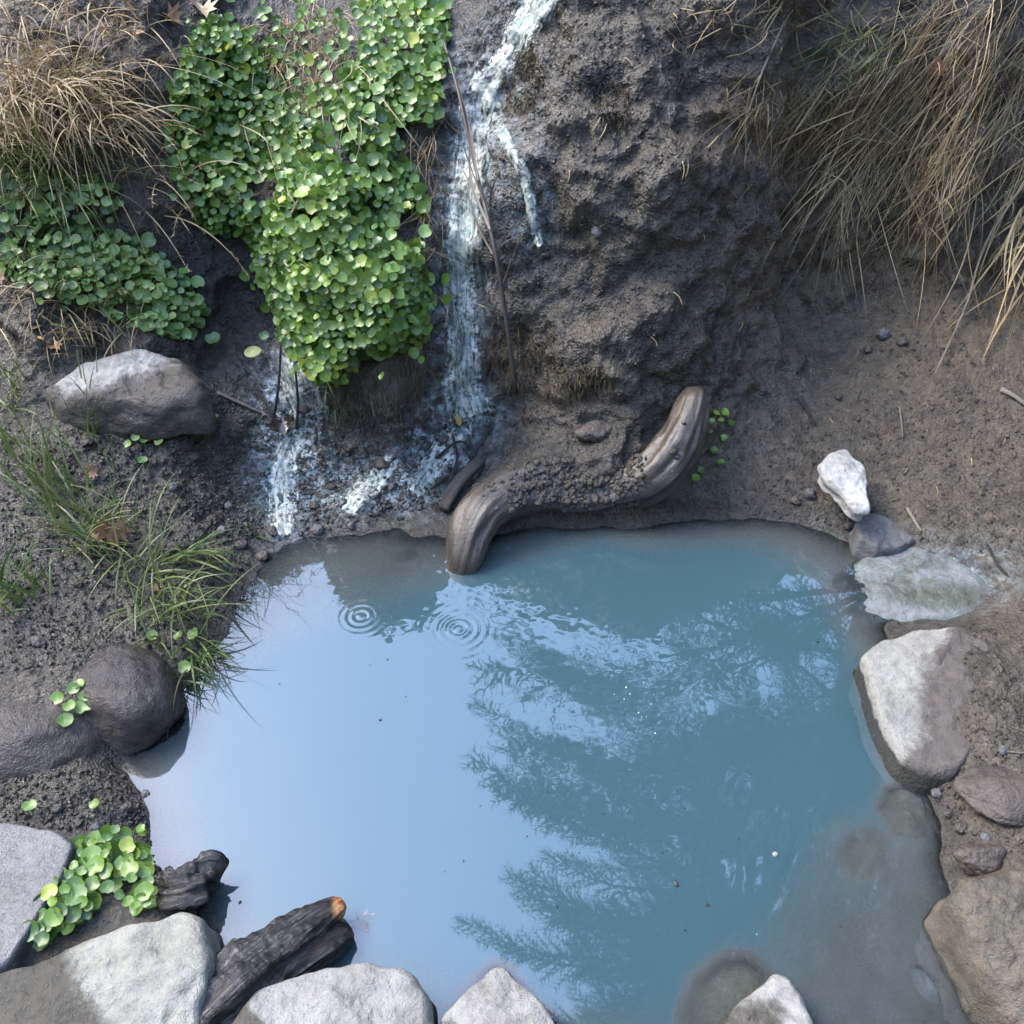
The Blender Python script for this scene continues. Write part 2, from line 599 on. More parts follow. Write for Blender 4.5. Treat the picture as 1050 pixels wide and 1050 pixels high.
wz = ring(470, 645, .017, .0007, .042) + ring(370, 632, .015, .0006, .036)
fall = P(440, 560, 0)
rr = np.hypot(W[:, 0] - fall[0], W[:, 1] - fall[1])
wz += np.exp(-(rr / .19) ** 2) * (.0006 * pn(W, 30, 1) + .0004 * pn(W, 65, 2))
c2 = P(545, 610, 0)
r2_ = np.hypot((W[:, 0] - c2[0]) / 1.6, W[:, 1] - c2[1])
wz += np.exp(-(r2_ / .10) ** 2) * (.0005 * pn(W, 38, 3) + .0003 * pn(W, 85, 4))
c3 = P(900, 930, 0)
r3 = np.hypot((W[:, 0] - c3[0]) / 1.1, (W[:, 1] - c3[1]) / 1.2)
Wr = W @ np.array([[.88, -.47, 0], [.47, .88, 0], [0, 0, 1]]).T * np.array([1, .35, 1])
wz += np.exp(-(r3 / .17) ** 2) * (.0010 * pn(Wr, 55, 5) + .0003 * pn(Wr, 120, 6))
c4 = P(640, 720, 0)
r4 = np.hypot(W[:, 0] - c4[0], W[:, 1] - c4[1])
wz += np.exp(-(r4 / .22) ** 2) * (.00008 * pn(W, 45, 12) + .00004 * pn(W, 90, 13))
wz += .00012 * pn(W, 9, 7)
W[:, 2] = wz
depth = np.clip(-bed, 0, 1)
I, J = np.meshgrid(np.arange(wny - 1), np.arange(wnx - 1), indexing='ij')
a = (I * wnx + J).ravel()
wq = np.stack([a, a + 1, a + wnx + 1, a + wnx], 1)
keep = (bed[wq].min(1) < 0.02)
wq = wq[keep]
used = np.unique(wq)
rem = np.full(len(W), -1)
rem[used] = np.arange(len(used))

m_wat, nt, out = new_mat('milky_spring_water')
n = N(nt)
p = n.pos()
dep = n.attr('depth').outputs['Fac']
cloud = n.ramp(n.noise(p, 5, 4, .6), .3, .7, .75, 1.25)
op = n.math('SUBTRACT', 1.0, n.math('POWER', 2.718, n.math('MULTIPLY', n.math('MULTIPLY', dep, cloud), -30.0)), True)
body = n.mix(n.ramp(dep, .015, .12), (.055, .061, .058), (.0235, .050, .0595))
df = n.node('ShaderNodeBsdfDiffuse')
n.link(body, df.inputs[0])
tr = n.node('ShaderNodeBsdfTransparent')
tr.inputs[0].default_value = (.82, .90, .92, 1)
mx = n.node('ShaderNodeMixShader')
n.link(op, mx.inputs[0])
n.link(tr.outputs[0], mx.inputs[1])
n.link(df.outputs[0], mx.inputs[2])
gl = n.node('ShaderNodeBsdfGlossy')
gl.inputs['Roughness'].default_value = 0.015
fr = n.node('ShaderNodeFresnel')
fr.inputs["IOR"].default_value = 1.74
m2 = n.node('ShaderNodeMixShader')
n.link(fr.outputs[0], m2.inputs[0])
n.link(mx.outputs[0], m2.inputs[1])
n.link(gl.outputs[0], m2.inputs[2])
n.link(m2.outputs[0], out.inputs[0])
def blob2(x, y, cx, cy, rx, ry):
    return np.exp(-(((x - cx) / rx) ** 2 + ((y - cy) / ry) ** 2))


# ================================================================== STONES
def stone_mat(name, light, dark, mud, mud_amt, wet=0.02, rust=0.0, seed=0.0, gloss=0.62, mineral=0.0, spots=0.3, spec=.45, bk=1.0):
    m, nt, out = new_mat(name)
    n = N(nt)
    p = n.pos()
    q = n.node('ShaderNodeMapping')
    q.inputs['Location'].default_value = (seed, seed * 1.7, seed * .6)
    n.link(p, q.inputs['Vector'])
    p = q.outputs[0]
    a = n.noise(p, 14, 6, .62)
    b = n.noise(p, 60, 5, .65)
    f = n.noise(p, 330, 3, .6)
    c = n.mix(n.ramp(a, .36, .66), dark, light)
    c = n.mix(n.ramp(n.noise(p, 7, 5, .7), .52, .70, 0, .5), c, tuple(t * .5 for t in dark))
    c = n.mix(n.ramp(b, .38, .62, 0, .35), c, tuple(min(.85, t * 1.3) for t in light))
    c = n.mix(n.ramp(f, .50, .70, 0, .35), c, dark)
    c = n.mix(n.ramp(n.voro(p, 55), .14, .07, 0, spots), c, (.07, .065, .06))
    if mineral:
        c = n.mix(n.math('MULTIPLY', n.ramp(n.noise(p, 20, 5, .7), .42, .62), mineral), c, (.16, .19, .195))
    if rust:
        c = n.mix(n.math('MULTIPLY', n.ramp(n.noise(p, 9, 4, .6), .46, .60), rust), c, (.14, .055, .018))
    at = n.attr('mud').outputs['Fac']
    mm = n.ramp(n.math('ADD', at, n.math('MULTIPLY', n.math('SUBTRACT', n.noise(p, 20, 8, .74), .5), 1.9)), .26, .78, 0, mud_amt)
    c = n.mix(n.ramp(n.voro(p, 120), .16, .05, 0, spots * .8), c, tuple(t * .35 for t in dark))
    c = n.mix(mm, c, n.mix(n.ramp(b, .35, .65), mud, tuple(t * 1.7 for t in mud)))
    z = n.node('ShaderNodeSeparateXYZ')
    n.link(n.node('ShaderNodeNewGeometry').outputs['Position'], z.inputs[0])
    edge = n.math('ADD', z.outputs[2], n.math('MULTIPLY', n.math('SUBTRACT', n.noise(p, 35, 4), .5), .025))
    wetf = n.ramp(edge, wet + .006, wet - .002)
    c = n.mix(wetf, c, (.014, .014, .010))
    r = n.ramp(b, .3, .7, gloss - .12, gloss + .15)
    r = n.math('SUBTRACT', r, n.math('MULTIPLY', wetf, .3), True)
    bm = n.bump(f, .0028 * bk, .9)
    bm = n.bump(n.noise(p, 130, 5, .7), .004 * bk, .8, bm)
    bm = n.bump(b, .007 * bk, .8, bm)
    bm = n.bump(n.ramp(mm, 0, 1), .003, .6, bm)
    n.link(n.principled(c, r, bm, spec), out.inputs[0])
    return m


def outline_stone(name, label, outline, z_top, z_bot, mat, dome=.02, rim=.03, flare=.10, tilt=(0, 0), amp=.012, freq=9, mud=None, seed=0, cat='stone', group=None, top_in=0.86, K=150, facets=0.0):
    """a stone whose plan is traced, standing between z_bot and z_top; rounded shoulders, sides that flare to the bed"""
    pts = np.array([P(x, y, z_top) for x, y in outline])[:, :2]
    # close, resample by azimuth around the centroid
    c = pts.mean(0)
    x, y = pts[:, 0], pts[:, 1]
    cr = x * np.roll(y, -1) - np.roll(x, -1) * y
    A = cr.sum() / 2
    c = np.array([((x + np.roll(x, -1)) * cr).sum(), ((y + np.roll(y, -1)) * cr).sum()]) / (6 * A)
    az = np.linspace(0, 2 * math.pi, K, endpoint=False)
    Rr = np.zeros(K)
    for k, t in enumerate(az):
        d = np.array([math.cos(t), math.sin(t)])
        best = 0
        for i in range(len(pts)):
            p1, p2 = pts[i] - c, pts[(i + 1) % len(pts)] - c
            e = p2 - p1
            den = d[0] * e[1] - d[1] * e[0]
            if abs(den) < 1e-9:
                continue
            s = (p1[0] * e[1] - p1[1] * e[0]) / den
            u = (p1[0] * d[1] - p1[1] * d[0]) / den
            if s > 0 and -1e-6 <= u <= 1 + 1e-6:
                best = max(best, s)
        Rr[k] = best
    for _ in range(2):
        Rr = (np.roll(Rr, 1) + 2 * Rr + np.roll(Rr, -1)) / 4
    prof = []
    for s in np.linspace(0.02, top_in, 34):
        prof.append((s, dome * (1 - (s / 1.0) ** 2), 0))
    hz = z_top - z_bot
    for t in np.linspace(0, math.pi / 2, 9)[1:]:
        prof.append((top_in + (1 - top_in) * math.sin(t), dome * (1 - top_in ** 2) * math.cos(t) - rim * (1 - math.cos(t)), 0))
    for t in np.linspace(0, 1, 16)[1:]:
        prof.append((1 + flare * math.sin(t * math.pi * .6), -rim - (hz - rim) * t, t))
    V = []
    for s, dz, t in prof:
        for k in range(K):
            px_, py_ = math.cos(az[k]) * Rr[k] * s, math.sin(az[k]) * Rr[k] * s
            V.append((c[0] + px_, c[1] + py_, z_top + dz + tilt[0] * px_ + tilt[1] * py_))
    V = np.array(V)
    m = len(prof)
    Fc = []
    for i in range(m - 1):
        for k in range(K):
            k2 = (k + 1) % K
            Fc.append((i * K + k, (i + 1) * K + k, (i + 1) * K + k2, i * K + k2))
    Fc.append(tuple(range(K)))
    Fc.append(tuple((m - 1) * K + k for k in range(K))[::-1])
    cen = np.array([c[0], c[1], (z_top + z_bot) / 2])
    dirn = V - cen
    dirn[:, 2] *= 1.6
    dirn /= np.linalg.norm(dirn, axis=1)[:, None] + 1e-9
    Qn = V + seed * 3.3
    lump = fbm(Qn, freq, 3, .5, seed) + .35 * (np.abs(pn(Qn, freq * 1.6, seed + 5)) - .3)
    V = V + dirn * (amp * lump)[:, None] + np.array([0, 0, 1]) * (amp * .35 * pn(Qn, 45, seed + 9) + amp * .18 * pn(Qn, 100, seed + 3))[:, None]
    mu = np.zeros(len(V))
    if mud is not None:
        mu = mud(V, *project(V))
    b = MB()
    b.add(V, Fc, mud=mu)
    o = b.build(name, mat, loc=(c[0], c[1], z_bot))
    tag(o, label, cat, group)
    return o


def round_stone(name, label, px, py, size, mat, rot=0.0, sink=.35, amp=.10, seed=0, cat='stone', group=None, base=None, mud=None, planes=9, z=None, sub=40, tiltv=None):
    """size = half extents; a boulder cut by random planes"""
    r_ = np.random.default_rng(seed + 100)
    M_ = sub
    th = np.linspace(0.03, math.pi - .03, M_)
    ph = np.linspace(0, 2 * math.pi, M_ * 2, endpoint=False)
    TT, PP = np.meshgrid(th, ph, indexing='ij')
    D = np.stack([np.sin(TT) * np.cos(PP), np.sin(TT) * np.sin(PP), np.cos(TT)], -1).reshape(-1, 3)
    rad = np.ones(len(D))
    for k in range(planes):
        nn = nrm(r_.normal(size=3))
        dd = r_.uniform(.72, .92)
        cs = np.maximum(D @ nn, 1e-3)
        lim = dd / cs
        rad = -np.log(np.exp(-14 * rad) + np.exp(-14 * np.minimum(lim, 3))) / 14
    rad *= 1 + amp * fbm(D + seed, 1.6, 4, .5, seed) + .02 * pn(D + seed, 9, seed)
    V = D * rad[:, None] * np.asarray(size)
    ca, sa = math.cos(rot), math.sin(rot)
    if tiltv is not None:
        t = tiltv
        V = V @ np.array([[1, 0, 0], [0, math.cos(t), -math.sin(t)], [0, math.sin(t), math.cos(t)]]).T
    V = V @ np.array([[ca, -sa, 0], [sa, ca, 0], [0, 0, 1]]).T
    if base is None:
        base = hit(px, py)[0] if z is None else P(px, py, z)
    cen = np.asarray(base) + np.array([0, 0, size[2] * (1 - 2 * sink)])
    V = V + cen
    n2 = M_ * 2
    Fc = []
    for i in range(M_ - 1):
        for k in range(n2):
            k2 = (k + 1) % n2
            Fc.append((i * n2 + k, (i + 1) * n2 + k, (i + 1) * n2 + k2, i * n2 + k2))
    Fc.append(tuple(range(n2)))
    Fc.append(tuple((M_ - 1) * n2 + k for k in range(n2))[::-1])
    mu = np.zeros(len(V)) if mud is None else mud(V, *project(V))
    b = MB()
    b.add(V, Fc, mud=mu)
    o = b.build(name, mat, loc=(cen[0], cen[1], cen[2] - size[2]))
    tag(o, label, cat, group)
    return o


PALE = (.205, .202, .168)
PALED = (.112, .110, .088)
MUDC = (.027, .023, .0155)
sm_pale = stone_mat('pale_stone', PALE, PALED, MUDC, .95, wet=.012, seed=1)
sm_pale2 = stone_mat('pale_stone_spotted', (.20, .194, .172), (.125, .119, .104), MUDC, .95, wet=.036, seed=5, spots=.6)
sm_slab = stone_mat('mud_smeared_stone', (.20, .197, .17), (.12, .116, .10), (0.036, 0.030, 0.025), .97, wet=.036, seed=9)
sm_brown = stone_mat('brown_stone', (0.058, 0.047, 0.036), (0.027, 0.022, 0.018), (0.018, 0.014, 0.012), .9, wet=.0, seed=13, gloss=.34, spots=.1)
sm_topped = stone_mat('pale_topped_stone', (.24, .235, .215), (.14, .137, .125), (0.026, 0.022, 0.017), 1.0, wet=-.5, seed=41, gloss=.5)
sm_rust = stone_mat('rusty_stone', (0.083, 0.068, 0.047), (0.040, 0.035, 0.024), (0.027, 0.022, 0.018), .8, wet=.006, seed=17, rust=.0, gloss=.45, mineral=.0)
sm_white = stone_mat('white_stone', (.33, .325, .30), (.17, .167, .155), MUDC, .9, wet=-.5, seed=21, gloss=.7)
sm_sub = stone_mat('submerged_stone', (.26, .215, .145), (.16, .132, .09), (0.022, 0.018, 0.014), .8, wet=-.6, seed=25, gloss=.45, spots=.1)
sm_min = stone_mat('mineral_crusted_stone', (.085, .092, .085), (.036, .040, .030), (0.022, 0.025, 0.013), .7, wet=-.6, seed=29, gloss=.4, mineral=.5, spots=.1)
sm_grey = stone_mat('grey_stone', (0.086, 0.086, 0.084), (0.047, 0.047, 0.045), MUDC, .9, wet=-.5, seed=33, gloss=.5)
sm_wet = stone_mat('wet_stone', (.075, .073, .072), (.035, .034, .034), MUDC, .5, wet=-.5, seed=37, gloss=.17, spots=.05, spec=.5, bk=.6)

outline_stone('boulder', 'largest pale boulder at the lower left, muddy on its left, beside the bark log', [(-40, 1000), (40, 975), (100, 948), (160, 940), (196, 926), (214, 932), (222, 985), (214, 1040), (216, 1110), (100, 1140), (-60, 1130)], .085, -.08, sm_pale, dome=.012, rim=.035, flare=.05, tilt=(.10, 0.0), amp=.012, seed=2, cat='boulder',
              mud=lambda V, x, y: sst(115, 40, x - .25 * (y - 1000)) * 1.0 + .25 * sst(960, 1060, y) * sst(140, 90, x))
outline_stone('boulder', 'smooth pale boulder lying between the bark log and the pointed stone', [(232, 1052), (262, 1010), (310, 990), (370, 984), (418, 990), (438, 1012), (446, 1050), (440, 1120), (330, 1150), (226, 1120)], .075, -.08, sm_pale2, dome=.018, rim=.04, flare=.05, tilt=(0, .02), amp=.010, seed=4, cat='boulder',
              mud=lambda V, x, y: sst(300, 235, x + .6 * (1050 - y)) * .9 + .3 * sst(1020, 1070, y))
outline_stone('boulder', 'pale stone with a pointed tip rising out of the pool between two others', [(452, 1040), (478, 1006), (505, 982), (520, 984), (545, 1012), (572, 1050), (590, 1110), (500, 1140), (446, 1110)], .055, -.14, sm_pale2, dome=.004, rim=.016, flare=.24, tilt=(.05, -.12), amp=.009, seed=6, cat='boulder', top_in=.9,
              mud=lambda V, x, y: .35 * sst(1020, 1060, y))
outline_stone('boulder', 'pale stone at the bottom edge with a dark submerged flank on its left', [(736, 1052), (765, 1020), (795, 992), (808, 996), (824, 1020), (834, 1050), (836, 1110), (760, 1130), (726, 1100)], .055, -.10, sm_pale2, dome=.006, rim=.02, flare=.10, tilt=(.12, -.10), amp=.009, seed=8, cat='boulder',
              mud=lambda V, x, y: .8 * sst(1012, 1045, y) * sst(830, 790, x))
outline_stone('boulder', 'dark brown boulder lying under water at the bottom edge', [(690, 1050), (705, 1005), (740, 975), (775, 975), (800, 1000), (790, 1060), (760, 1110), (700, 1110)], -.012, -.12, sm_sub, dome=.006, rim=.07, flare=.3, amp=.008, seed=10, cat='boulder', top_in=.55)
outline_stone('slab', 'pale flat slab half smeared with mud on the right edge of the pool', [(886, 668), (905, 652), (945, 645), (985, 646), (1012, 664), (1024, 700), (1015, 745), (985, 790), (955, 787), (925, 768), (908, 735), (896, 700)], .070, -.12, sm_slab, dome=.004, rim=.018, flare=.10, tilt=(.13, .05), amp=.008, seed=12, cat='slab', top_in=.9,
              mud=lambda V, x, y: sst(905, 1005, x - .45 * (700 - y) * (y < 700)) * 1.5 + .6 * sst(765, 790, y))
outline_stone('boulder', 'brown boulder with rusty stain and chalky corner at the lower right', [(970, 922), (985, 903), (1020, 892), (1075, 888), (1120, 920), (1120, 1010), (1085, 1075), (1045, 1055), (1010, 1010), (985, 965)], .095, -.06, sm_rust, dome=.02, rim=.05, flare=.05, tilt=(.10, .22), amp=.013, seed=14, cat='boulder', top_in=.75,
              mud=lambda V, x, y: .0 * x)
round_stone('stone', 'small grey stone wedged behind the rust stained boulder', 1004, 882, (.045, .030, .022), sm_brown, rot=.2, sink=.3, seed=3)
round_stone('stone', 'dark flat stone sunk in the mud of the right bank', 1032, 812, (.080, .058, .025), sm_brown, rot=-.2, sink=.55, seed=5, mud=lambda V, x, y: .55 * sst(815, 780, y))
# left side
outline_stone('boulder', 'pale topped boulder on the upper left bank beneath the leafy patch', [(38, 396), (58, 378), (105, 366), (150, 361), (186, 367), (206, 386), (203, 408), (165, 412), (110, 410), (60, 408)], .290, .20, sm_topped, dome=.010, rim=.030, flare=.08, tilt=(.05, .10), amp=.014, seed=19, cat='boulder', top_in=.72,
              mud=lambda V, x, y: np.clip(sst(-26, 22, y - 396 + .22 * (x - 120) * (x > 60)), 0, 1) * 1.2 + .5 * sst(150, 195, x))
round_stone('boulder', 'smooth rounded brown boulder overhanging the water on the left bank', 0, 0, (.100, .118, .098), sm_brown, rot=.5, sink=.5, seed=15, amp=.06, cat='boulder', planes=4, base=P(128, 722, .030),
            mud=lambda V, x, y: sst(720, 690, y + .35 * (130 - x) * 0))
round_stone('boulder', 'brown boulder at the left edge below the mud and beside the rounded one', 0, 0, (.165, .110, .095), sm_brown, rot=.15, sink=.5, seed=18, amp=.07, cat='boulder', planes=5, base=P(8, 765, .03))
outline_stone('slab', 'shiny wet flat slab at the left edge next to the pennywort', [(-60, 850), (10, 842), (60, 852), (78, 866), (62, 905), (35, 945), (5, 990), (-80, 1000)], .058, -.02, sm_wet, dome=.002, rim=.012, flare=.06, tilt=(.02, .05), amp=.003, seed=20, cat='slab', top_in=.93)
# right far bank
outline_stone('stone', 'white angular stone perched on the mud above the right end of the pool', [(837, 478), (850, 466), (868, 463), (885, 474), (893, 492), (891, 505), (896, 517), (880, 518), (862, 502), (845, 490)], .140, .095, sm_white, dome=.006, rim=.014, flare=-.15, tilt=(-.1, .12), amp=.006, seed=22, freq=16)
round_stone('stone', 'small brown stone tucked beneath the white angular stone', 880, 524, (.035, .026, .022), sm_brown, sink=.3, seed=21)
outline_stone('stone', 'tan stone at the waterline below the white angular stone', [(876, 536), (886, 526), (905, 528), (930, 540), (942, 552), (925, 560), (900, 562), (880, 554)], .045, -.06, sm_grey, dome=.008, rim=.02, flare=.12, tilt=(-.05, .1), amp=.006, seed=24, mud=lambda V, x, y: .45 * sst(900, 930, x))
outline_stone('slab', 'long mineral crusted slab sloping into the water at the right', [(850, 590), (885, 560), (935, 550), (975, 568), (1012, 596), (1036, 614), (1020, 628), (985, 640), (930, 642), (870, 628)], .012, -.09, sm_min, dome=.014, rim=.035, flare=.12, tilt=(.17, .03), amp=.010, seed=26, cat='slab', top_in=.7,
              mud=lambda V, x, y: .75 * blob2(x, y, 985, 612, 45, 16) + .5 * blob2(x, y, 930, 610, 40, 14))
# under water
outline_stone('stone', 'brown rounded stone just under the surface below the pale slab', [(893, 830), (905, 806), (930, 800), (952, 815), (962, 850), (950, 868), (915, 862)], -.010, -.10, sm_sub, dome=.004, rim=.06, flare=.25, amp=.006, seed=28, top_in=.55)
outline_stone('stone', 'faint drowned stone deeper in the pool left of the brown one', [(850, 890), (862, 860), (890, 850), (912, 870), (915, 905), (885, 920), (858, 912)], -.034, -.12, sm_sub, dome=.006, rim=.06, flare=.25, amp=.006, seed=30, top_in=.55)
outline_stone('stone', 'domed stone under the splash where the trickle enters the pool', [(392, 560), (396, 538), (415, 527), (435, 535), (442, 558), (430, 580), (405, 584)], -.016, -.09, sm_min, dome=.006, rim=.03, flare=.1, amp=.005, seed=32)
round_stone('pebble', 'pale oval pebble under the shallow water at the lower right', 947, 1014, (.014, .030, .012), sm_white, rot=.35, sink=.2, seed=31, cat='pebble', sub=20)
round_stone('pebble', 'rough brown pebble between the oval pebble and the rusty boulder', 1000, 1030, (.026, .024, .02), sm_brown, sink=.3, seed=33, cat='pebble', sub=24)
round_stone('stone', 'flat muddy stone embedded in the slope above the driftwood root', 608, 444, (.050, .030, .022), sm_brown, rot=.12, sink=.35, seed=35)

# loose brown clods of the trickle and small stones of the banks
PEB = [(312, 420, .020), (326, 545, .017), (322, 520, .014), (392, 478, .018), (402, 500, .012), (340, 500, .012), (455, 452, .016), (418, 520, .011), (360, 540, .010), (280, 546, .014), (248, 560, .014), (270, 572, .016), (228, 545, .012),
       (830, 508, .018), (815, 515, .014), (870, 540, .012), (860, 408, .010), (700, 478, .010), (960, 815, .012), (925, 695, .007), (972, 835, .010), (985, 850, .013), (1028, 770, .010), (1010, 860, .009), (40, 660, .014), (130, 830, .012), (60, 830, .010), (150, 815, .009), (100, 850, .012), (220, 690, .012), (880, 430, .008),
       (560, 262, .012), (612, 240, .016), (905, 345, .020), (925, 352, .016), (890, 360, .014), (200, 470, .014), (178, 500, .012), (235, 520, .012), (90, 455, .014)]
ptypes = []
for k, (x, y, s) in enumerate(PEB):
    if k < 5:
        o = round_stone('clod', 'x', x, y, (s, s * .85, s * .75), (sm_brown, sm_grey, sm_brown, sm_brown, sm_grey)[k], rot=k, sink=.3, seed=50 + k, sub=16, amp=.2)
        ptypes.append((o, s))
    else:
        src, s0 = ptypes[(k * 7) % 5]
        o = src.copy()
        COL.objects.link(o)
        q = hit(x, y)[0]
        f = s / s0
        o.scale = (f * (0.9 + .3 * ((k * 13) % 7) / 7), f, f)
        o.rotation_euler = (0, 0, k * 1.3)
        o.location = (q[0], q[1], q[2] - s * .45)
    where = 'in the trickle on the left' if x < 470 and y > 400 and x > 260 else 'on the left bank' if x < 470 else 'on the right bank' if x > 690 else 'on the steep mud bank above the pool'
    tag(o, 'small muddy clod or pebble lying ' + where, 'clod', 'muddy clods and pebbles ' + where)


# ================================================================== WOOD
def wood_mat(name, light, dark, rough=.55, stretch=(40, 40, 6), bumpd=.004, char=False, along='grain'):
    m, nt, out = new_mat(name)
    n = N(nt)
    u = n.attr('uvw').outputs['Vector']
    mp = n.node('ShaderNodeMapping')
    mp.inputs['Scale'].default_value = stretch
    n.link(u, mp.inputs['Vector'])
    g = n.noise(mp.outputs[0], 1.0, 6, .65, .6)
    p = n.pos()
    b = n.noise(p, 18, 5, .6)
    c = n.mix(n.ramp(g, .32, .68), dark, light)
    c = n.mix(n.ramp(b, .42, .70, 0, .6), c, tuple(t * .55 for t in dark))
    at = n.attr('mud').outputs['Fac']
    mm = n.ramp(n.math('ADD', at, n.math('MULTIPLY', n.math('SUBTRACT', n.noise(p, 40, 5, .7), .5), 1.2)), .40, .62)
    c = n.mix(mm, c, n.mix(n.noise(p, 120, 3), (.022, .019, .016), (.065, .056, .049)))
    tip = n.attr('tip').outputs['Fac']
    c = n.mix(tip, c, n.mix(n.ramp(n.noise(p, 60, 3), .4, .6), (.25, .08, .02), (.45, .25, .09)))
    bm = n.bump(g, bumpd, .9)
    bm = n.bump(n.noise(p, 160, 4, .65), .003, .6, bm)
    n.link(n.principled(c, rough, bm, .45), out.inputs[0])
    return m


def limb(path, rad, seg=40, nseg=140, squash=1.0, amp=.08, seed=0, grooves=6, groove_amp=.05, ends=(0.6, 0.6), rugged=0.0):
    pth = spline(path, nseg)
    rr = spline(np.stack([rad, rad, rad], 1), nseg)[:, 0]
    t = np.linspace(0, 1, nseg)
    rr = rr * np.minimum(1, np.sqrt(np.clip(t / .035, 0.02, 1)) * (1 - ends[0]) + ends[0]) * np.minimum(1, np.sqrt(np.clip((1 - t) / .035, 0.02, 1)) * (1 - ends[1]) + ends[1])
    T, A, B = frames(pth)
    an = np.linspace(0, 2 * math.pi, seg, endpoint=False)
    L = np.concatenate([[0], np.cumsum(np.linalg.norm(np.diff(pth, axis=0), axis=1))])
    AN, TT = np.meshgrid(an, L)
    cyl = np.stack([np.cos(AN).ravel(), np.sin(AN).ravel(), TT.ravel() * 4], 1)
    d = 1 + amp * fbm(cyl + seed, 1.1, 3, .5, seed) + groove_amp * np.abs(pn(cyl * np.array([2.6, 2.6, .5]) + seed, 1.0, seed + 3)) - .02
    if rugged:
        d = d - rugged * 2.2 * np.clip(.24 - np.abs(pn(cyl * np.array([2.4, 2.4, .8]) + seed, 1.0, seed)), 0, .24) + rugged * .75 * fbm(cyl * np.array([1, 1, 1.3]) + seed, 2.2, 5, .62, seed + 7)
    V = (pth[:, None, :] + (rr[:, None] * d.reshape(nseg, seg))[:, :, None] * (np.cos(an)[None, :, None] * A[:, None, :] * squash + np.sin(an)[None, :, None] * B[:, None, :])).reshape(-1, 3)
    Fc = []
    for i in range(nseg - 1):
        for j in range(seg):
            k = (j + 1) % seg
            Fc.append((i * seg + j, i * seg + k, (i + 1) * seg + k, (i + 1) * seg + j))
    Fc.append(tuple(range(seg))[::-1])
    Fc.append(tuple((nseg - 1) * seg + j for j in range(seg)))
    uvw = np.stack([np.cos(AN).ravel() * .3, np.sin(AN).ravel() * .3, TT.ravel()], 1)
    return V, Fc, uvw


def limb_obj(name, label, cat, path, rad, mat, mud=None, tip=None, group=None, parent=None, **kw):
    V, Fc, uvw = limb(path, rad, **kw)
    flat, tot = [], []
    for f in Fc:
        flat += f
        tot.append(len(f))
    x, y = project(V)
    at = {'uvw': uvw, 'mud': np.zeros(len(V)) if mud is None else mud(V, x, y), 'tip': np.zeros(len(V)) if tip is None else tip(V, x, y)}
    loc = None if parent is not None else V.mean(0) * np.array([1, 1, 0]) + np.array([0, 0, V[:, 2].min()])
    o = mesh_np(name, V, flat, tot, mat, at, parent, True, V.mean(0) if parent is not None else loc)
    if label:
        tag(o, label, cat, group)
    return o


def on(px, py, up=0.0):
    """a point on the land seen at this pixel, lifted towards the camera"""
    p_, n_ = hit(px, py)
    return p_ + n_ * up


wm_root = wood_mat('weathered_root', (.058, .047, .035), (.030, .0245, .0175), .40, (14, 14, 12), .003)
wm_bark = wood_mat('dark_wet_bark', (.019, .0165, .014), (.006, .0052, .0046), .34, (26, 26, 9), .008)
wm_stick = wood_mat('dark_stick', (.035, .027, .021), (.012, .010, .008), .4, (40, 40, 10))
wm_pale = wood_mat('pale_twig', (.26, .23, .18), (.13, .11, .085), .6, (40, 40, 10))
root_path = [P(470, 596, -.05), P(476, 572, .015), P(484, 545, .055), P(502, 518, .082), P(545, 500, .076), P(590, 506, .056), P(632, 503, .060), P(668, 488, .105), P(694, 460, .155), P(706, 434, .200), P(715, 400, .245)]
limb_obj('driftwood_root', 'thick curved driftwood root bent like an S along the far edge of the pool', 'root', root_path, [.033, .038, .046, .053, .061, .057, .052, .058, .054, .045, .032], wm_root, seg=64, nseg=220, amp=.22, seed=3, rugged=.05,
         mud=lambda V, x, y: 1.0 * sst(535, 575, x) * sst(645, 615, x) + .6 * sst(508, 535, y) * sst(510, 570, x) + .6 * blob2(x, y, 560, 478, 60, 14) + .35 * blob2(x, y, 520, 490, 40, 12), groove_amp=.05)
limb_obj('stick', 'short dark stick wedged behind the left end of the driftwood root', 'stick', [on(455, 528, .012), on(475, 505, .025), on(497, 482, .03)], [.014, .016, .013], wm_stick, nseg=40, seg=18, seed=8)
lg = empty('bark_log', P(280, 985, -.02))
tag(lg, 'dark rotten bark log with an orange broken tip lying in the water between the boulders', 'log')
limb_obj('bark', None, None, [P(205, 1050, .03), P(235, 1018, .045), P(275, 984, .045), (P(318, 950, .04)), P(352, 926, .035)], [.050, .049, .041, .030, .014], wm_bark, parent=lg, seg=44, nseg=130, amp=.16, groove_amp=.22, seed=11, rugged=.28,
         tip=lambda V, x, y: sst(338, 347, x) * sst(950, 935, y))
limb_obj('branch_stub', None, None, [P(275, 1012, .03), P(312, 985, .03), P(345, 962, .022), P(362, 958, .015)], [.026, .026, .020, .009], wm_bark, parent=lg, seg=30, nseg=70, amp=.2, groove_amp=.2, seed=14, rugged=.35)
limb_obj('bark_chunk', 'short crumbling chunk of dark bark on the waterline by the pennywort', 'bark', [P(160, 912, .02), P(185, 908, .035), P(212, 900, .03), P(224, 905, .02)], [.022, .030, .030, .014], wm_bark, seg=34, nseg=70, amp=.35, groove_amp=.25, seed=17, rugged=.9)
def twig(label, pts, r, mat=None, lift=.006, name='twig', cat='twig', group=None, n=24):
    pa = [on(x, y, lift) if isinstance(lift, float) else None for x, y in pts]
    m_ = len(pa)
    return limb_obj(name, label, cat, pa, np.linspace(r, r * .55, m_) if m_ > 2 else [r, r * .6], mat or wm_stick, seg=8, nseg=n, amp=.1, seed=int(pts[0][0]), group=group)
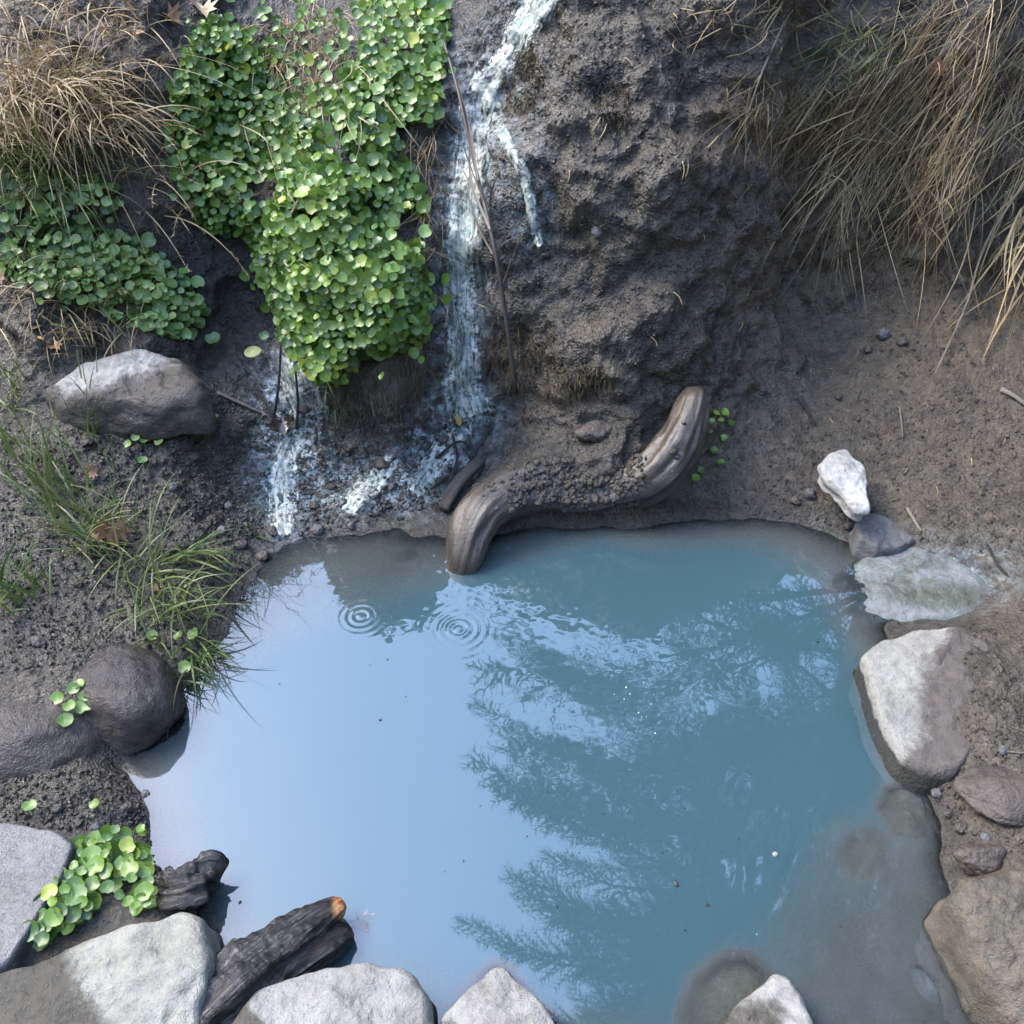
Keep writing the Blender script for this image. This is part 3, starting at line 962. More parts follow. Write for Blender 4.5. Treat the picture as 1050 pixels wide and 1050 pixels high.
twig('pale bent twig lying left of the turquoise trickle', [(223, 402), (250, 414), (277, 428)], .0045, wm_pale)
twig('dark twig slanting down into the leaf litter of the trickle', [(262, 398), (275, 420), (284, 436)], .006)
twig('short white twig on the mud above the mineral slab', [(931, 522), (944, 546)], .004, wm_pale)
twig('dark buried stick in the mud slope left of the hanging grass', [(820, 408), (836, 438)], .006)
twig('thin straw lying across the top of the mud right of the slab', [(1022, 768), (1048, 772)], .002, wm_pale)
twig('pale broken branch at the right edge below the overhang', [(1026, 400), (1040, 408), (1056, 420)], .007, wm_pale)
twig('curled dry rootlets on the right bank behind the slab', [(1012, 560), (1024, 580), (1034, 592)], .004, wm_stick)
twig('thin pale twig beside the rounded boulder', [(104, 748), (125, 750), (142, 745)], .002, wm_pale)
twig('vertical straw stuck in the mud below the hanging grass', [(922, 418), (926, 450)], .002, wm_pale)
twig('slender twig lying along the rocks under the waterline at the far right', [(880, 555), (895, 563)], .002, wm_pale)
twig('straw on the upper mud face', [(566, 205), (566, 240)], .0018, wm_pale)
twig('pale straw slanting across the upper bank beside the overhang', [(798, 22), (780, 75), (763, 128)], .0028, wm_pale, .015)

for k, pts_ in enumerate([[(448, 470), (470, 452), (486, 462)], [(462, 498), (470, 470), (462, 440)], [(484, 470), (496, 448), (505, 430)], [(440, 505), (462, 490), (480, 478)], [(478, 445), (488, 470), (492, 485)]]):
    twig('dark wet twig tangled between the waterfall foot and the driftwood root', pts_, .0035 + .001 * (k % 3), wm_stick, .012, group='dark twigs at the waterfall foot')
for k, (a_, b_, lab) in enumerate([((279, 436), (288, 352), 'left one of two dark stems standing in the turquoise trickle'), ((304, 440), (303, 380), 'right one of two dark stems standing in the turquoise trickle')]):
    A_, B_ = on(*a_), toward(on(*b_), .07)
    limb_obj('plant_stem', lab, 'stem', [A_, (A_ + B_) / 2 + np.array([.006, -.01, 0]), B_], [.0035, .003, .0025], wm_stick, seg=8, nseg=24, amp=.1, seed=90 + k)

# ================================================================== PLANT MATERIALS
def leaf_mat(name, g1, g2, yellow, rough=.38, trans=.30):
    m, nt, out = new_mat(name)
    n = N(nt)
    t = n.attr('tint').outputs['Fac']
    r = n.attr('along').outputs['Fac']
    c = n.mix(n.ramp(t, .0, .7), g1, g2)
    c = n.mix(n.ramp(t, .86, 1.0), c, yellow)
    c = n.mix(n.ramp(r, .25, .0, 0, .5), c, tuple(min(1, v * 1.5 + .02) for v in g2))
    p = n.pos()
    c = n.mix(n.ramp(n.noise(p, 300, 2), .45, .75, 0, .25), c, tuple(v * .6 for v in g1))
    pr = n.node('ShaderNodeBsdfPrincipled')
    n.link(c, pr.inputs['Base Color'])
    pr.inputs['Roughness'].default_value = rough
    pr.inputs['Specular IOR Level'].default_value = .45
    tl = n.node('ShaderNodeBsdfTranslucent')
    n.link(c, tl.inputs[0])
    mx = n.node('ShaderNodeMixShader')
    mx.inputs[0].default_value = trans
    n.link(pr.outputs[0], mx.inputs[1])
    n.link(tl.outputs[0], mx.inputs[2])
    n.link(mx.outputs[0], out.inputs[0])
    return m


lm_penny = leaf_mat('pennywort_leaf', (.034, .082, .012), (.122, .205, .032), (0.270, 0.300, 0.038))
lm_blue = leaf_mat('cool_leaf', (.042, .095, .018), (.135, .215, .055), (0.175, 0.210, 0.042))
lm_grass = leaf_mat('green_grass', (0.033, 0.069, 0.013), (0.096, 0.126, 0.033), (0.216, 0.180, 0.084), .45)
lm_straw = leaf_mat('dry_grass', (0.105, 0.070, 0.031), (0.315, 0.235, 0.120), (0.096, 0.132, 0.042), .6, .2)
lm_stem = leaf_mat('plant_stem', (0.030, 0.036, 0.015), (0.066, 0.072, 0.030), (0.120, 0.096, 0.048), .5, .1)
lm_needle = leaf_mat('needles', (.012, .024, .010), (.030, .050, .018), (.05, .055, .02), .6, .05)
lm_dead = leaf_mat('dead_leaf', (0.120, 0.054, 0.024), (0.252, 0.144, 0.072), (0.372, 0.300, 0.180), .6, .25)
lm_moss = leaf_mat('moss', (0.021, 0.014, 0.006), (0.051, 0.036, 0.013), (0.030, 0.042, 0.012), .8, .1)
lm_reed = leaf_mat('dead_reed', (.030, .023, .017), (.085, .068, .052), (.12, .10, .07), .6, .1)
lm_sodden = leaf_mat('sodden_leaf', (.020, .012, .008), (.045, .028, .018), (.06, .04, .02), .25, .05)
lm_yell = leaf_mat('yellow_leaf', (0.300, 0.312, 0.096), (0.372, 0.372, 0.156), (0.360, 0.240, 0.060), .5, .25)


def disc(mb, c, nm, r, tint, seg=11, cup=.18, rs=rng):
    nm = nrm(nm)
    a = nrm(np.cross(nm, [0.3, 0.9, 0.2]))
    b = np.cross(nm, a)
    an = np.linspace(0, 2 * math.pi, seg, endpoint=False) + rs.uniform(0, 6)
    wob = 1 + .05 * np.sin(an * 2 + rs.uniform(0, 6)) + .025 * np.sin(an * 5)
    wob[0] *= .72                                                   # the notch where the stalk joins
    ring1 = c + (np.cos(an)[:, None] * a + np.sin(an)[:, None] * b) * (r * .55 * wob)[:, None] + nm * r * cup * .25
    ring2 = c + (np.cos(an)[:, None] * a + np.sin(an)[:, None] * b) * (r * wob)[:, None] + nm * (r * cup * (1 + .5 * np.sin(an * 3 + 1)))[:, None]
    V = np.vstack([c[None], ring1, ring2])
    Fc = []
    for k in range(seg):
        k2 = (k + 1) % seg
        Fc.append((0, 1 + k, 1 + k2))
        Fc.append((1 + k, 1 + seg + k, 1 + seg + k2, 1 + k2))
    al = np.concatenate([[0], np.full(seg, .55), np.ones(seg)])
    mb.add(V, Fc, tint=tint, along=al)


def in_poly(poly, n, rs=rng):
    poly = np.asarray(poly, float)
    lo, hi = poly.min(0), poly.max(0)
    out = []
    while len(out) < n:
        q = rs.uniform(lo, hi)
        j = len(poly) - 1
        ins = False
        for i in range(len(poly)):
            if (poly[i, 1] > q[1]) != (poly[j, 1] > q[1]) and q[0] < (poly[j, 0] - poly[i, 0]) * (q[1] - poly[i, 1]) / (poly[j, 1] - poly[i, 1]) + poly[i, 0]:
                ins = not ins
            j = i
        if ins:
            out.append(q)
    return np.array(out)


def edge_dist(poly, q):
    poly = np.asarray(poly, float)
    best = 1e9
    for i in range(len(poly)):
        a_, b_ = poly[i], poly[(i + 1) % len(poly)]
        e = b_ - a_
        t = np.clip(((q - a_) @ e) / (e @ e), 0, 1)
        best = min(best, np.linalg.norm(q - a_ - t * e))
    return best


def pennywort(label, poly, count, thick, rmin, rmax, mat=None, soft=45, gaps=None, upness=.55, group=None, stems=True, clump=0, bias=0.0):
    root = empty('pennywort', on(*np.mean(np.asarray(poly, float), 0)))
    tag(root, label, 'plant', group)
    lf, st = MB(), MB()
    count = int(count * 1.75)
    rmin, rmax = rmin * .56, rmax * .90
    pts = in_poly(poly, count * 2)
    got = 0
    tops = {}
    ph = rng.uniform(0, 50)
    nz = pn(np.column_stack([pts * .022, np.full(len(pts), ph)]), 1.0, 70)
    nz2 = pn(np.column_stack([pts * .05, np.full(len(pts), ph)]), 1.0, 71)
    for i_, q in enumerate(pts):
        if i_ % 9 == 0:
            q = q + rng.normal(size=2) * np.array([9, 11])
        if got >= count:
            break
        if nz[i_] + .5 * nz2[i_] < -.66 + bias:
            continue
        if gaps and any(math.hypot((q[0] - g[0]) / g[2], (q[1] - g[1]) / g[3]) < rng.uniform(.75, 1.1) for g in gaps):
            continue
        p_, n_ = hit(*q)
        e = min(1, edge_dist(poly, q) / soft)
        prof = math.sqrt(max(0, 1 - (1 - e) ** 2)) * (.72 + .5 * nz[i_])
        r = rng.uniform(rmin, rmax)
        spc = r * 1008 / np.linalg.norm(CAM - p_) * 1.45
        cell = (int(q[0] // 16), int(q[1] // 16))
        free = all(math.hypot(q[0] - w_[0], q[1] - w_[1]) > spc for a_ in (-1, 0, 1) for b_ in (-1, 0, 1) for w_ in tops.get((cell[0] + a_, cell[1] + b_), ()))
        if free:
            tops.setdefault(cell, []).append(q)
            t = thick * prof * rng.uniform(.80, 1.0) + .010
        else:
            if rng.random() < .35:
                continue
            t = thick * prof * rng.uniform(.15, .62) + .004
        c = toward(p_, t)
        r = r * (1.2 if rng.random() < .12 else 1.0)
        nm = np.array([0, -.62, 0]) + np.array([0, 0, upness]) + rng.normal(size=3) * (.30 if free else .5) + n_ * .25
        nm += np.array([(q[0] - np.mean([v[0] for v in poly])) / 400, 0, 0])
        tint = np.clip(.45 + .35 * nz2[i_] + rng.normal() * .22, 0, .84) if rng.random() > .05 else rng.uniform(.86, 1)
        disc(lf, c, nm, r, tint)
        if stems and rng.random() < .5:
            base = toward(p_, t * .15) + rng.normal(size=3) * .012
            mid = (base + c) / 2 + np.array([0, 0, -.008])
            ribbon(st, spline([base, mid, c], 5), .0011, rng.normal(size=3), tint=rng.uniform(0, .6))
        got += 1
    lf.build('foliage', mat or lm_penny, root, root.location)
    if stems and st.n and count > 450:
        st.build('stems', lm_stem, root, root.location)
    return root


# ---- the hanging pennywort curtain
pennywort('upper left lobe of the bright green pennywort curtain, beside the dry brown patch', [(185, 62), (205, 22), (235, 12), (268, 50), (292, 92), (325, 120), (338, 170), (320, 215), (285, 235), (250, 246), (212, 238), (182, 190), (168, 135)], 820, .08, .0105, .017, gaps=[(270, 195, 22, 14), (300, 60, 20, 30)])
pennywort('upper right lobe of the pennywort curtain, next to the top of the waterfall', [(350, -20), (462, -20), (458, 50), (447, 120), (428, 150), (390, 170), (352, 150), (338, 110), (362, 70), (372, 30)], 500, .08, .011, .018, gaps=[(425, 140, 22, 18)])
pennywort('lowest and thickest lobe of the pennywort curtain, hanging over the brown root mat', [(255, 255), (285, 200), (330, 150), (372, 150), (424, 168), (440, 195), (428, 240), (444, 300), (436, 350), (405, 362), (372, 366), (350, 392), (318, 392), (288, 350), (278, 312), (262, 280)], 1250, .13, .011, .018, gaps=[(418, 232, 16, 24), (300, 215, 22, 14), (440, 270, 8, 10)])
pennywort('scattered pennywort leaves poking through the brown grass patch', [(262, 0), (350, 0), (362, 60), (345, 110), (330, 130), (295, 95), (272, 50)], 60, .05, .010, .016, soft=10, stems=False)
pennywort('low pennywort carpet on the left bank under the grass tuft', [(0, 240), (60, 232), (130, 240), (170, 262), (205, 300), (214, 325), (195, 345), (150, 340), (100, 320), (40, 300), (0, 285)], 270, .035, .012, .020, mat=lm_blue, upness=.95, soft=20)
pennywort('sparse round leaves among the dry grass at the far left', [(0, 180), (60, 175), (115, 190), (130, 215), (60, 232), (0, 235)], 70, .06, .012, .019, mat=lm_blue, upness=.9)
pennywort('large pennywort clump growing between the wet slab and the big boulder', [(22, 955), (40, 920), (62, 890), (85, 862), (110, 850), (122, 868), (112, 900), (95, 935), (60, 960), (30, 975)], 75, .05, .012, .019, upness=1.3, soft=18)
pennywort('pennywort clump on the lower left beside the bark chunk', [(118, 905), (125, 865), (145, 848), (152, 880), (168, 900), (160, 925), (130, 935)], 26, .05, .011, .017, upness=1.3, soft=18)
for lab, pts_, r_, m_ in [('little round leaved sprig in the mud left of the trickle below the boulder', [(134, 446), (148, 447), (141, 455), (133, 462), (150, 458), (165, 459), (148, 478)], .013, lm_blue),
                          ('little green sprig growing between the two brown boulders', [(62, 722), (74, 730), (90, 720), (84, 708), (88, 731), (70, 745), (78, 712)], .014, lm_penny),
                          ('sprig of small leaves on the bank right of the driftwood root', [(733, 430), (742, 429), (738, 437), (729, 438), (748, 440), (731, 468), (738, 480), (718, 488), (712, 496), (741, 455), (727, 448)], .010, lm_penny),
                          ('pair of seedling leaves on the dark mud right of the topped boulder', [(212, 433), (222, 434), (217, 441)], .009, lm_blue),
                          ('few round leaves at the waterline beneath the grass tuft', [(185, 658), (200, 656), (158, 658), (191, 690)], .013, lm_penny),
                          ('two lone leaves on the mud above the wet slab', [(34, 832), (100, 830)], .013, lm_penny)]:
    rt = empty('seedling', on(*pts_[0]))
    tag(rt, lab, 'plant')
    for (x, y) in pts_:
        lf, st = MB(), MB()
        b_ = on(x, y + 4)
        c_ = on(x, y) + np.array([0, 0, .018])
        disc(lf, c_, [rng.normal() * .25, -.35 + rng.normal() * .2, 1], r_ * rng.uniform(.7, 1.05), rng.uniform(.2, .8))
        ribbon(st, spline([b_, (b_ + c_) / 2, c_], 4), .001, [1, 0, 0], tint=.5)
        lf.build('leaf', m_, rt, rt.location)
        st.build('stem', lm_stem, rt, rt.location)


# ================================================================== GRASSES
def tuft(name, label, bases, count, lmin, lmax, lean, spread, mat, width=.0022, droop=.6, tints=(0, .8), up=1.0, cat='grass tuft', group=None, jit=.03, heads=0):
    """blades springing from points of the bank"""
    c0 = on(*bases[len(bases) // 2])
    rt = empty(name, c0)
    tag(rt, label, cat, group)
    mb, hd = MB(), MB()
    B_ = [on(*b) for b in bases]
    for k in range(count):
        b = B_[rng.integers(len(B_))] + rng.normal(size=3) * jit * np.array([1, 1, .25])
        L = rng.uniform(lmin, lmax)
        d = nrm(np.asarray(lean) + np.array([0, 0, up]) + rng.normal(size=3) * spread)
        g = np.array([0, 0, -1.0])
        hz = nrm(np.array([d[0], d[1], 0]) + 1e-6)
        path = []
        pos = b.copy() - d * .01
        n_ = 9
        dd = d.copy()
        kd = droop * rng.uniform(.5, 1.5)
        for i in range(n_):
            path.append(pos.copy())
            pos = pos + dd * L / (n_ - 1)
            dd = nrm(dd + (g * .9 + hz * .2) * kd / n_ * (1 + i / n_ * 1.5))
        side = np.cross(dd, [0, 0, 1]) + rng.normal(size=3) * .5
        ribbon(mb, path, width * rng.uniform(.6, 1.3), side, tint=rng.uniform(*tints) if rng.random() > .04 else .95)
        if k < heads:
            t_ = path[-1]
            hd = MB()
            for j in range(9):
                q_ = path[-1] + (path[-2] - path[-1]) * j * .25
                ribbon(hd, [q_, q_ + nrm(nrm(path[-1] - path[-2]) + rng.normal(size=3) * .7) * .012], .0018, rng.normal(size=3), tint=rng.uniform(.4, .8))
            hd.build('seed_head', lm_straw, rt, rt.location)
    mb.build('blades', mat, rt, rt.location)
    return rt


# dry and green grass of the upper left slope
tuft('dry_grass_tuft', 'bushy dry straw tuft at the upper left, arching to the right', [(5, 95), (25, 75), (45, 95), (70, 85), (90, 110), (40, 125), (10, 135), (110, 130)], 620, .10, .26, (.45, -.55, -.1), .40, lm_straw, .0016, 1.1, (0.1, .84), .55, jit=.035, heads=24)
tuft('grass_tuft', 'green and straw grass tuft at the far left edge above the low leaves', [(-20, 150), (10, 160), (40, 165), (75, 160), (15, 185), (60, 190)], 330, .10, .24, (.25, -.5, 0), .42, lm_grass, .0018, 1.0, (.3, 1.0), .6, jit=.03, heads=8)
tuft('dry_grass_tuft', 'loose straw blades on the top left corner of the slope', [(0, 10), (40, 5), (80, 15), (120, 25), (20, 40), (150, 60)], 240, .08, .22, (.35, -.6, -.1), .45, lm_straw, .0014, 1.0, (0, .8), .5, jit=.05)
tuft('dry_grass_tuft', 'straw stalks tangled among the low pennywort carpet', [(30, 290), (60, 315), (90, 330), (120, 335), (20, 320), (70, 345)], 150, .07, .16, (.2, -.5, -.1), .55, lm_straw, .0013, 1.0, (.2, .8), .45, jit=.035)
tuft('grass_tuft', 'thin grass mixed in the pennywort carpet', [(60, 255), (90, 275), (120, 300), (40, 270), (150, 310), (20, 250), (110, 260)], 300, .06, .14, (.15, -.4, 0), .45, lm_grass, .0015, .9, (.2, .8), .7, jit=.035, heads=6)
tuft('dry_grass_tuft', 'few long stalks leaning from the slope toward the pennywort curtain', [(130, 130), (150, 160), (170, 215), (140, 190)], 46, .12, .26, (.6, -.4, .1), .35, lm_straw, .0013, .9, (.2, .8), .5, jit=.04, heads=16)
tuft('dead_grass_mat', 'dry brown grass patch between the two upper pennywort lobes', [(300, 25), (320, 50), (340, 35), (330, 80), (350, 60), (310, 60), (335, 110), (320, 95), (280, 25), (290, 60), (345, 20), (310, 5), (355, 90)], 950, .04, .13, (.0, -.7, -.5), .6, lm_straw, .0011, 1.2, (0, .6), .2, jit=.025)
tuft('dead_grass_mat', 'thin brown rootlets hanging under the lowest pennywort lobe', [(350, 395), (380, 380), (410, 375), (430, 370), (330, 400), (395, 400), (365, 420), (425, 400)], 260, .03, .09, (.0, -.45, -.7), .35, lm_moss, .001, .8, (0, .9), .0, jit=.02)
# green tufts of the lower left bank
tuft('grass_tuft', 'tall green tuft at the left edge, blades leaning up left', [(25, 470), (45, 500), (60, 515), (80, 525)], 80, .10, .22, (-.25, .15, 0), .28, lm_grass, .0019, .6, (.2, .95), 1.0, jit=.03)
tuft('grass_tuft', 'green grass tuft around the orange maple leaves', [(85, 550), (105, 545), (120, 560), (100, 570), (130, 545)], 110, .08, .19, (-.1, .05, 0), .42, lm_grass, .0019, .8, (.2, 1.0), .8, jit=.035)
tuft('grass_tuft', 'arching grass tuft drooping over the pool at the left shore', [(150, 590), (165, 610), (175, 630), (188, 645), (160, 625)], 110, .09, .21, (.3, -.15, 0), .45, lm_grass, .0020, 1.1, (.2, .95), .7, jit=.032)
tuft('grass_tuft', 'small grass tuft pointing right above the left shore', [(175, 575), (190, 570), (205, 580)], 34, .08, .17, (.55, -.1, 0), .3, lm_grass, .0022, .8, (.2, .8), .7, jit=.014)
tuft('grass_tuft', 'low dark tuft at the left edge beneath the tall one', [(5, 600), (25, 620), (40, 610)], 46, .07, .16, (-.1, .05, 0), .4, lm_grass, .0022, .6, (0, .5), .9, jit=.016)
tuft('grass_tuft', 'sparse upright blades behind the muddy hollow on the left bank', [(95, 425), (105, 480), (95, 445), (85, 470)], 22, .09, .18, (-.1, .1, 0), .25, lm_grass, .002, .5, (0, .5), 1.0, jit=.012)
tuft('grass_tuft', 'short grass at the left edge beside the pale topped boulder', [(5, 380), (15, 400), (5, 420)], 40, .05, .11, (0, -.1, 0), .45, lm_grass, .002, .6, (.1, .7), .9, jit=.018)
tuft('grass_tuft', 'dark blades hanging from the bank edge over the water', [(205, 665), (215, 672), (196, 680), (185, 700)], 46, .07, .16, (.55, -.45, -.1), .45, lm_grass, .002, 1.3, (0, .35), .35, jit=.014)
tuft('grass_tuft', 'two blades at the foot of the trickle', [(255, 540), (262, 552)], 8, .04, .08, (-.1, -.1, 0), .4, lm_grass, .002, .6, (.2, .7), .9, jit=.006)
tuft('grass_tuft', 'wispy green rootlets hanging beside the turquoise trickle', [(335, 385), (342, 400), (348, 415)], 60, .04, .10, (.1, -.5, -.5), .45, lm_grass, .001, .9, (.2, .9), .0, jit=.012)


def hanging(label, starts, count, dx, dy, lift, mat, width=.0014, tints=(0, .8), jit=14, heads=0, name='hanging_grass'):
    """strands that fall down the face of the bank, following it"""
    rt = empty(name, on(*starts[len(starts) // 2]))
    tag(rt, label, 'grass')
    mb, hd = MB(), MB()
    for k in range(count):
        s = np.asarray(starts[rng.integers(len(starts))], float) + rng.normal(size=2) * jit
        f = rng.uniform(.2, 1.0)
        ddx, ddy = rng.uniform(*dx) * f, rng.uniform(*dy) * f
        bow = rng.normal() * 9
        ddx += rng.normal() * 22
        l0 = rng.uniform(*lift)
        pts_ = []
        for t in np.linspace(0, 1, 6):
            x = s[0] + ddx * t + bow * math.sin(t * math.pi)
            y = s[1] + ddy * t ** 1.15
            q, nn = hit(x, y)
            pts_.append(toward(q, .004 + l0 * math.sin(min(1, t * 1.15) * math.pi * .75 + .15)))
        pts_ = spline(pts_, 11)
        sm = pts_.copy()
        for _ in range(14):
            sm[1:-1] = (sm[:-2] + sm[1:-1] + sm[2:]) / 3
        ribbon(mb, sm, width * rng.uniform(.5, 1.4), rng.normal(size=3), tint=rng.uniform(*tints) if rng.random() > .03 else .95)
        if k < heads:
            hd = MB()
            for j in range(8):
                q_ = sm[-1] + (sm[-2] - sm[-1]) * j * .2
                ribbon(hd, [q_, q_ + nrm(nrm(sm[-1] - sm[-2]) + rng.normal(size=3) * .7) * .011], .0018, rng.normal(size=3), tint=rng.uniform(.4, .8))
            hd.build('seed_head', lm_straw, rt, rt.location)
    mb.build('strands', mat, rt, rt.location)
    return rt


hanging('thick curtain of dry brown grass combed down the overhang at the upper right', [(1010, 10), (1040, 30), (980, 15), (950, 40), (1000, 60), (1045, 80), (960, 80), (1030, 110), (930, 60), (990, 110), (1060, 60)], 400, (-150, -60), (120, 230), (.01, .07), lm_straw, .0010, (0, .55), 26, heads=10)
hanging('fine tangled straw crossing over the brown overhang at the right', [(1000, 60), (950, 120), (1000, 150), (900, 160), (960, 200), (1030, 160), (860, 170), (1040, 30), (980, 10)], 330, (-120, 40), (30, 150), (.02, .08), lm_straw, .0009, (.4, .84), 30, heads=4)
hanging('middle band of fine straw streaming down left of the overhang', [(900, 60), (920, 95), (890, 110), (930, 130), (870, 90), (905, 150), (950, 150), (980, 160)], 300, (-90, -20), (70, 170), (.005, .04), lm_straw, .0011, (0, .6), 18, heads=6)
hanging('short brown rootlets fringing the lip of the bank right of the mud face', [(780, 100), (800, 90), (820, 110), (840, 100), (860, 130), (810, 130), (770, 120)], 260, (-40, 15), (40, 110), (.005, .03), lm_straw, .001, (0, .5), 16)
hanging('long pale bundle of straw reaching down the middle of the right bank', [(870, 195), (866, 200), (872, 190)], 26, (-8, 2), (120, 165), (.01, .02), lm_straw, .0013, (.3, .7), 3)
hanging('coarse blades hanging at the right edge of the bank', [(1050, 190), (1060, 220), (1045, 240), (1060, 280)], 46, (-70, -20), (80, 150), (.03, .09), lm_straw, .0024, (.3, 1.0), 10)
hanging('few green blades curling over the top of the right bank', [(850, 40), (880, 30), (900, 45), (860, 60)], 60, (-60, 30), (20, 75), (.02, .05), lm_grass, .0014, (.2, .95), 14)
hanging('fine pale threads at the top edge above the mud face', [(800, 10), (850, 5), (900, 10), (930, 20), (700, 15), (760, 20)], 150, (-40, 40), (15, 60), (.005, .03), lm_straw, .001, (.2, .84), 18)
twig('long bare stalk leaning down the right edge', [(1050, 168), (1015, 250), (985, 320), (955, 385)], .0032, wm_pale, .03)
hanging('matted brown rootlets in the hollow beneath the hanging grass', [(820, 190), (860, 220), (900, 240), (940, 250), (980, 260), (1010, 240), (880, 190), (930, 200), (970, 210)], 420, (-50, 10), (30, 100), (.003, .02), lm_moss, .0011, (0, .9), 26)
hanging('thin dry stems trailing between the pennywort curtain and the waterfall', [(440, 140), (448, 180), (436, 210), (446, 250), (430, 150), (450, 300)], 90, (-14, 16), (40, 110), (.01, .05), lm_straw, .0010, (0, .6), 7)
hanging('sparse straw stalks lying across the pennywort curtain', [(210, 60), (290, 110), (240, 120), (330, 150), (380, 120), (300, 180), (350, 60)], 26, (-40, 60), (60, 130), (.10, .15), lm_straw, .0010, (.4, .8), 14, heads=7)
# dead reed leaning over the waterfall
rt = empty('dead_reed', on(515, 395))
tag(rt, 'tall dead reed with split brown blades leaning across the waterfall', 'reed')
mb = MB()
mainp = spline([on(528, 398, .01), toward(on(518, 320), .05), toward(on(505, 245), .07), toward(on(487, 170), .08), toward(on(470, 95), .06), toward(on(450, 25), .03)], 26)
V_, F_ = tube(mainp, np.linspace(.0055, .0025, 26), 7)
stm = MB()
stm.add(V_, F_, tint=.35, along=.6)
stm.build('stalk', lm_reed, rt, rt.location)
for (s_, e_, w_) in [((505, 245), (528, 155), .002), ((508, 265), (545, 235), .0016), ((495, 205), (455, 40), .004), ((490, 185), (462, 60), .0045), ((512, 290), (535, 220), .0018), ((500, 230), (470, 165), .003), ((505, 260), (478, 190), .003), ((518, 320), (522, 250), .0016), ((480, 140), (455, 120), .003), ((502, 235), (483, 120), .0035), ((455, 122), (430, 170), .002), ((512, 300), (540, 225), .0015)]:
    a_, b_ = toward(on(*s_), .065), toward(on(*e_), .06 + rng.uniform(-.02, .03))
    md = (a_ + b_) / 2 + rng.normal(size=3) * .012
    ribbon(mb, spline([a_, md, b_], 9), w_, rng.normal(size=3), tint=rng.uniform(.05, .45))
mb.build('blades', lm_reed, rt, rt.location)
# moss cushions
for lab, poly, cnt in [('brown hairy moss cushion right of the upper waterfall', [(518, 50), (545, 45), (560, 70), (548, 110), (525, 120), (515, 90)], 420), ('dark brown moss cushion at the foot of the reed', [(490, 345), (530, 335), (560, 350), (555, 385), (520, 400), (495, 385)], 520), ('thin moss patch on the slope above the driftwood root', [(560, 375), (610, 370), (630, 395), (590, 415), (560, 405)], 300), ('moss fringe under the driftwood root at the waterline', [(560, 515), (660, 512), (740, 505), (760, 520), (650, 530), (560, 530)], 320), ('moss tuft on the upper mud face', [(610, 80), (650, 90), (640, 135), (610, 120)], 160)]:
    rt = empty('moss_cushion', on(*np.mean(poly, 0)))
    tag(rt, lab, 'moss')
    mb = MB()
    for q in in_poly(poly, cnt):
        p_, n_ = hit(*q)
        d = nrm(n_ * .7 + np.array([0, -.3, -.3]) + rng.normal(size=3) * .4)
        L = rng.uniform(.010, .03)
        ribbon(mb, spline([p_, p_ + d * L * .6, p_ + d * L + np.array([0, 0, -L * .35])], 4), .0011, rng.normal(size=3), tint=rng.uniform(0, .9))
    mb.build('moss_threads', lm_moss, rt, rt.location)


# ================================================================== FALLEN LEAVES
MAPLE = [(0, -.5), (.12, -.2), (.42, -.38), (.36, -.12), (.62, .02), (.40, .10), (.46, .36), (.20, .24), (.0, .62), (-.20, .26), (-.45, .40), (-.38, .12), (-.62, .05), (-.36, -.10), (-.44, -.36), (-.12, -.2)]
OVAL = [(0, -.5), (.16, -.38), (.26, -.15), (.28, .1), (.18, .35), (0, .55), (-.18, .36), (-.27, .1), (-.25, -.15), (-.15, -.38)]


lm_pink_reflection, nt, out = new_mat('pink_reflection')  # pinkish reflection by the log tip, put in as a pale see-through leaf
n = N(nt)
mx = n.node('ShaderNodeMixShader')
n.link(n.ramp(n.noise(n.pos(), 90, 4, .7), .35, .65, .0, .5), mx.inputs[0])
n.link(n.node('ShaderNodeBsdfTransparent').outputs[0], mx.inputs[1])
n.link(n.principled((.17, .13, .125), .4), mx.inputs[2])
n.link(mx.outputs[0], out.inputs[0])


def fallen(label, px, py, size, shape=MAPLE, mat=None, rot=0.0, tint=.4, lift=.008, curl=.25, tilt=.0, z=None):
    if z is None:
        p_, n_ = hit(px, py)
    else:
        p_, n_ = P(px, py, z), np.array([0, 0, 1.0])
    n_ = nrm(n_ + np.array([0, -.3 * tilt, .4]))
    a_ = nrm(np.cross(n_, [0, 1, .2]))
    b_ = np.cross(n_, a_)
    ca, sa = math.cos(rot), math.sin(rot)
    pts_ = [(0, 0)] + [(x * .5, y * .5) for x, y in shape] + list(shape)
    V = []
    for x, y in pts_:
        X, Y = (x * ca - y * sa) * size, (x * sa + y * ca) * size
        V.append(p_ + a_ * X + b_ * Y + n_ * (lift + curl * size * (x * x * 1.2 + .4 * abs(x * y)) + .04 * size * math.sin(9 * x + 5 * y)))
    k = len(shape)
    Fc = []
    for i in range(k):
        j = (i + 1) % k
        Fc += [(0, 1 + i, 1 + j), (1 + i, 1 + k + i, 1 + k + j, 1 + j)]
    # thickness: a slightly lower copy
    mb = MB()
    mb.add(np.array(V), Fc, tint=tint, along=np.array([0] + [.5] * k + [1.0] * k))
    o = mb.build('fallen_leaf', mat or lm_dead, loc=p_, smooth=True)
    tag(o, label, 'leaf')
    return o


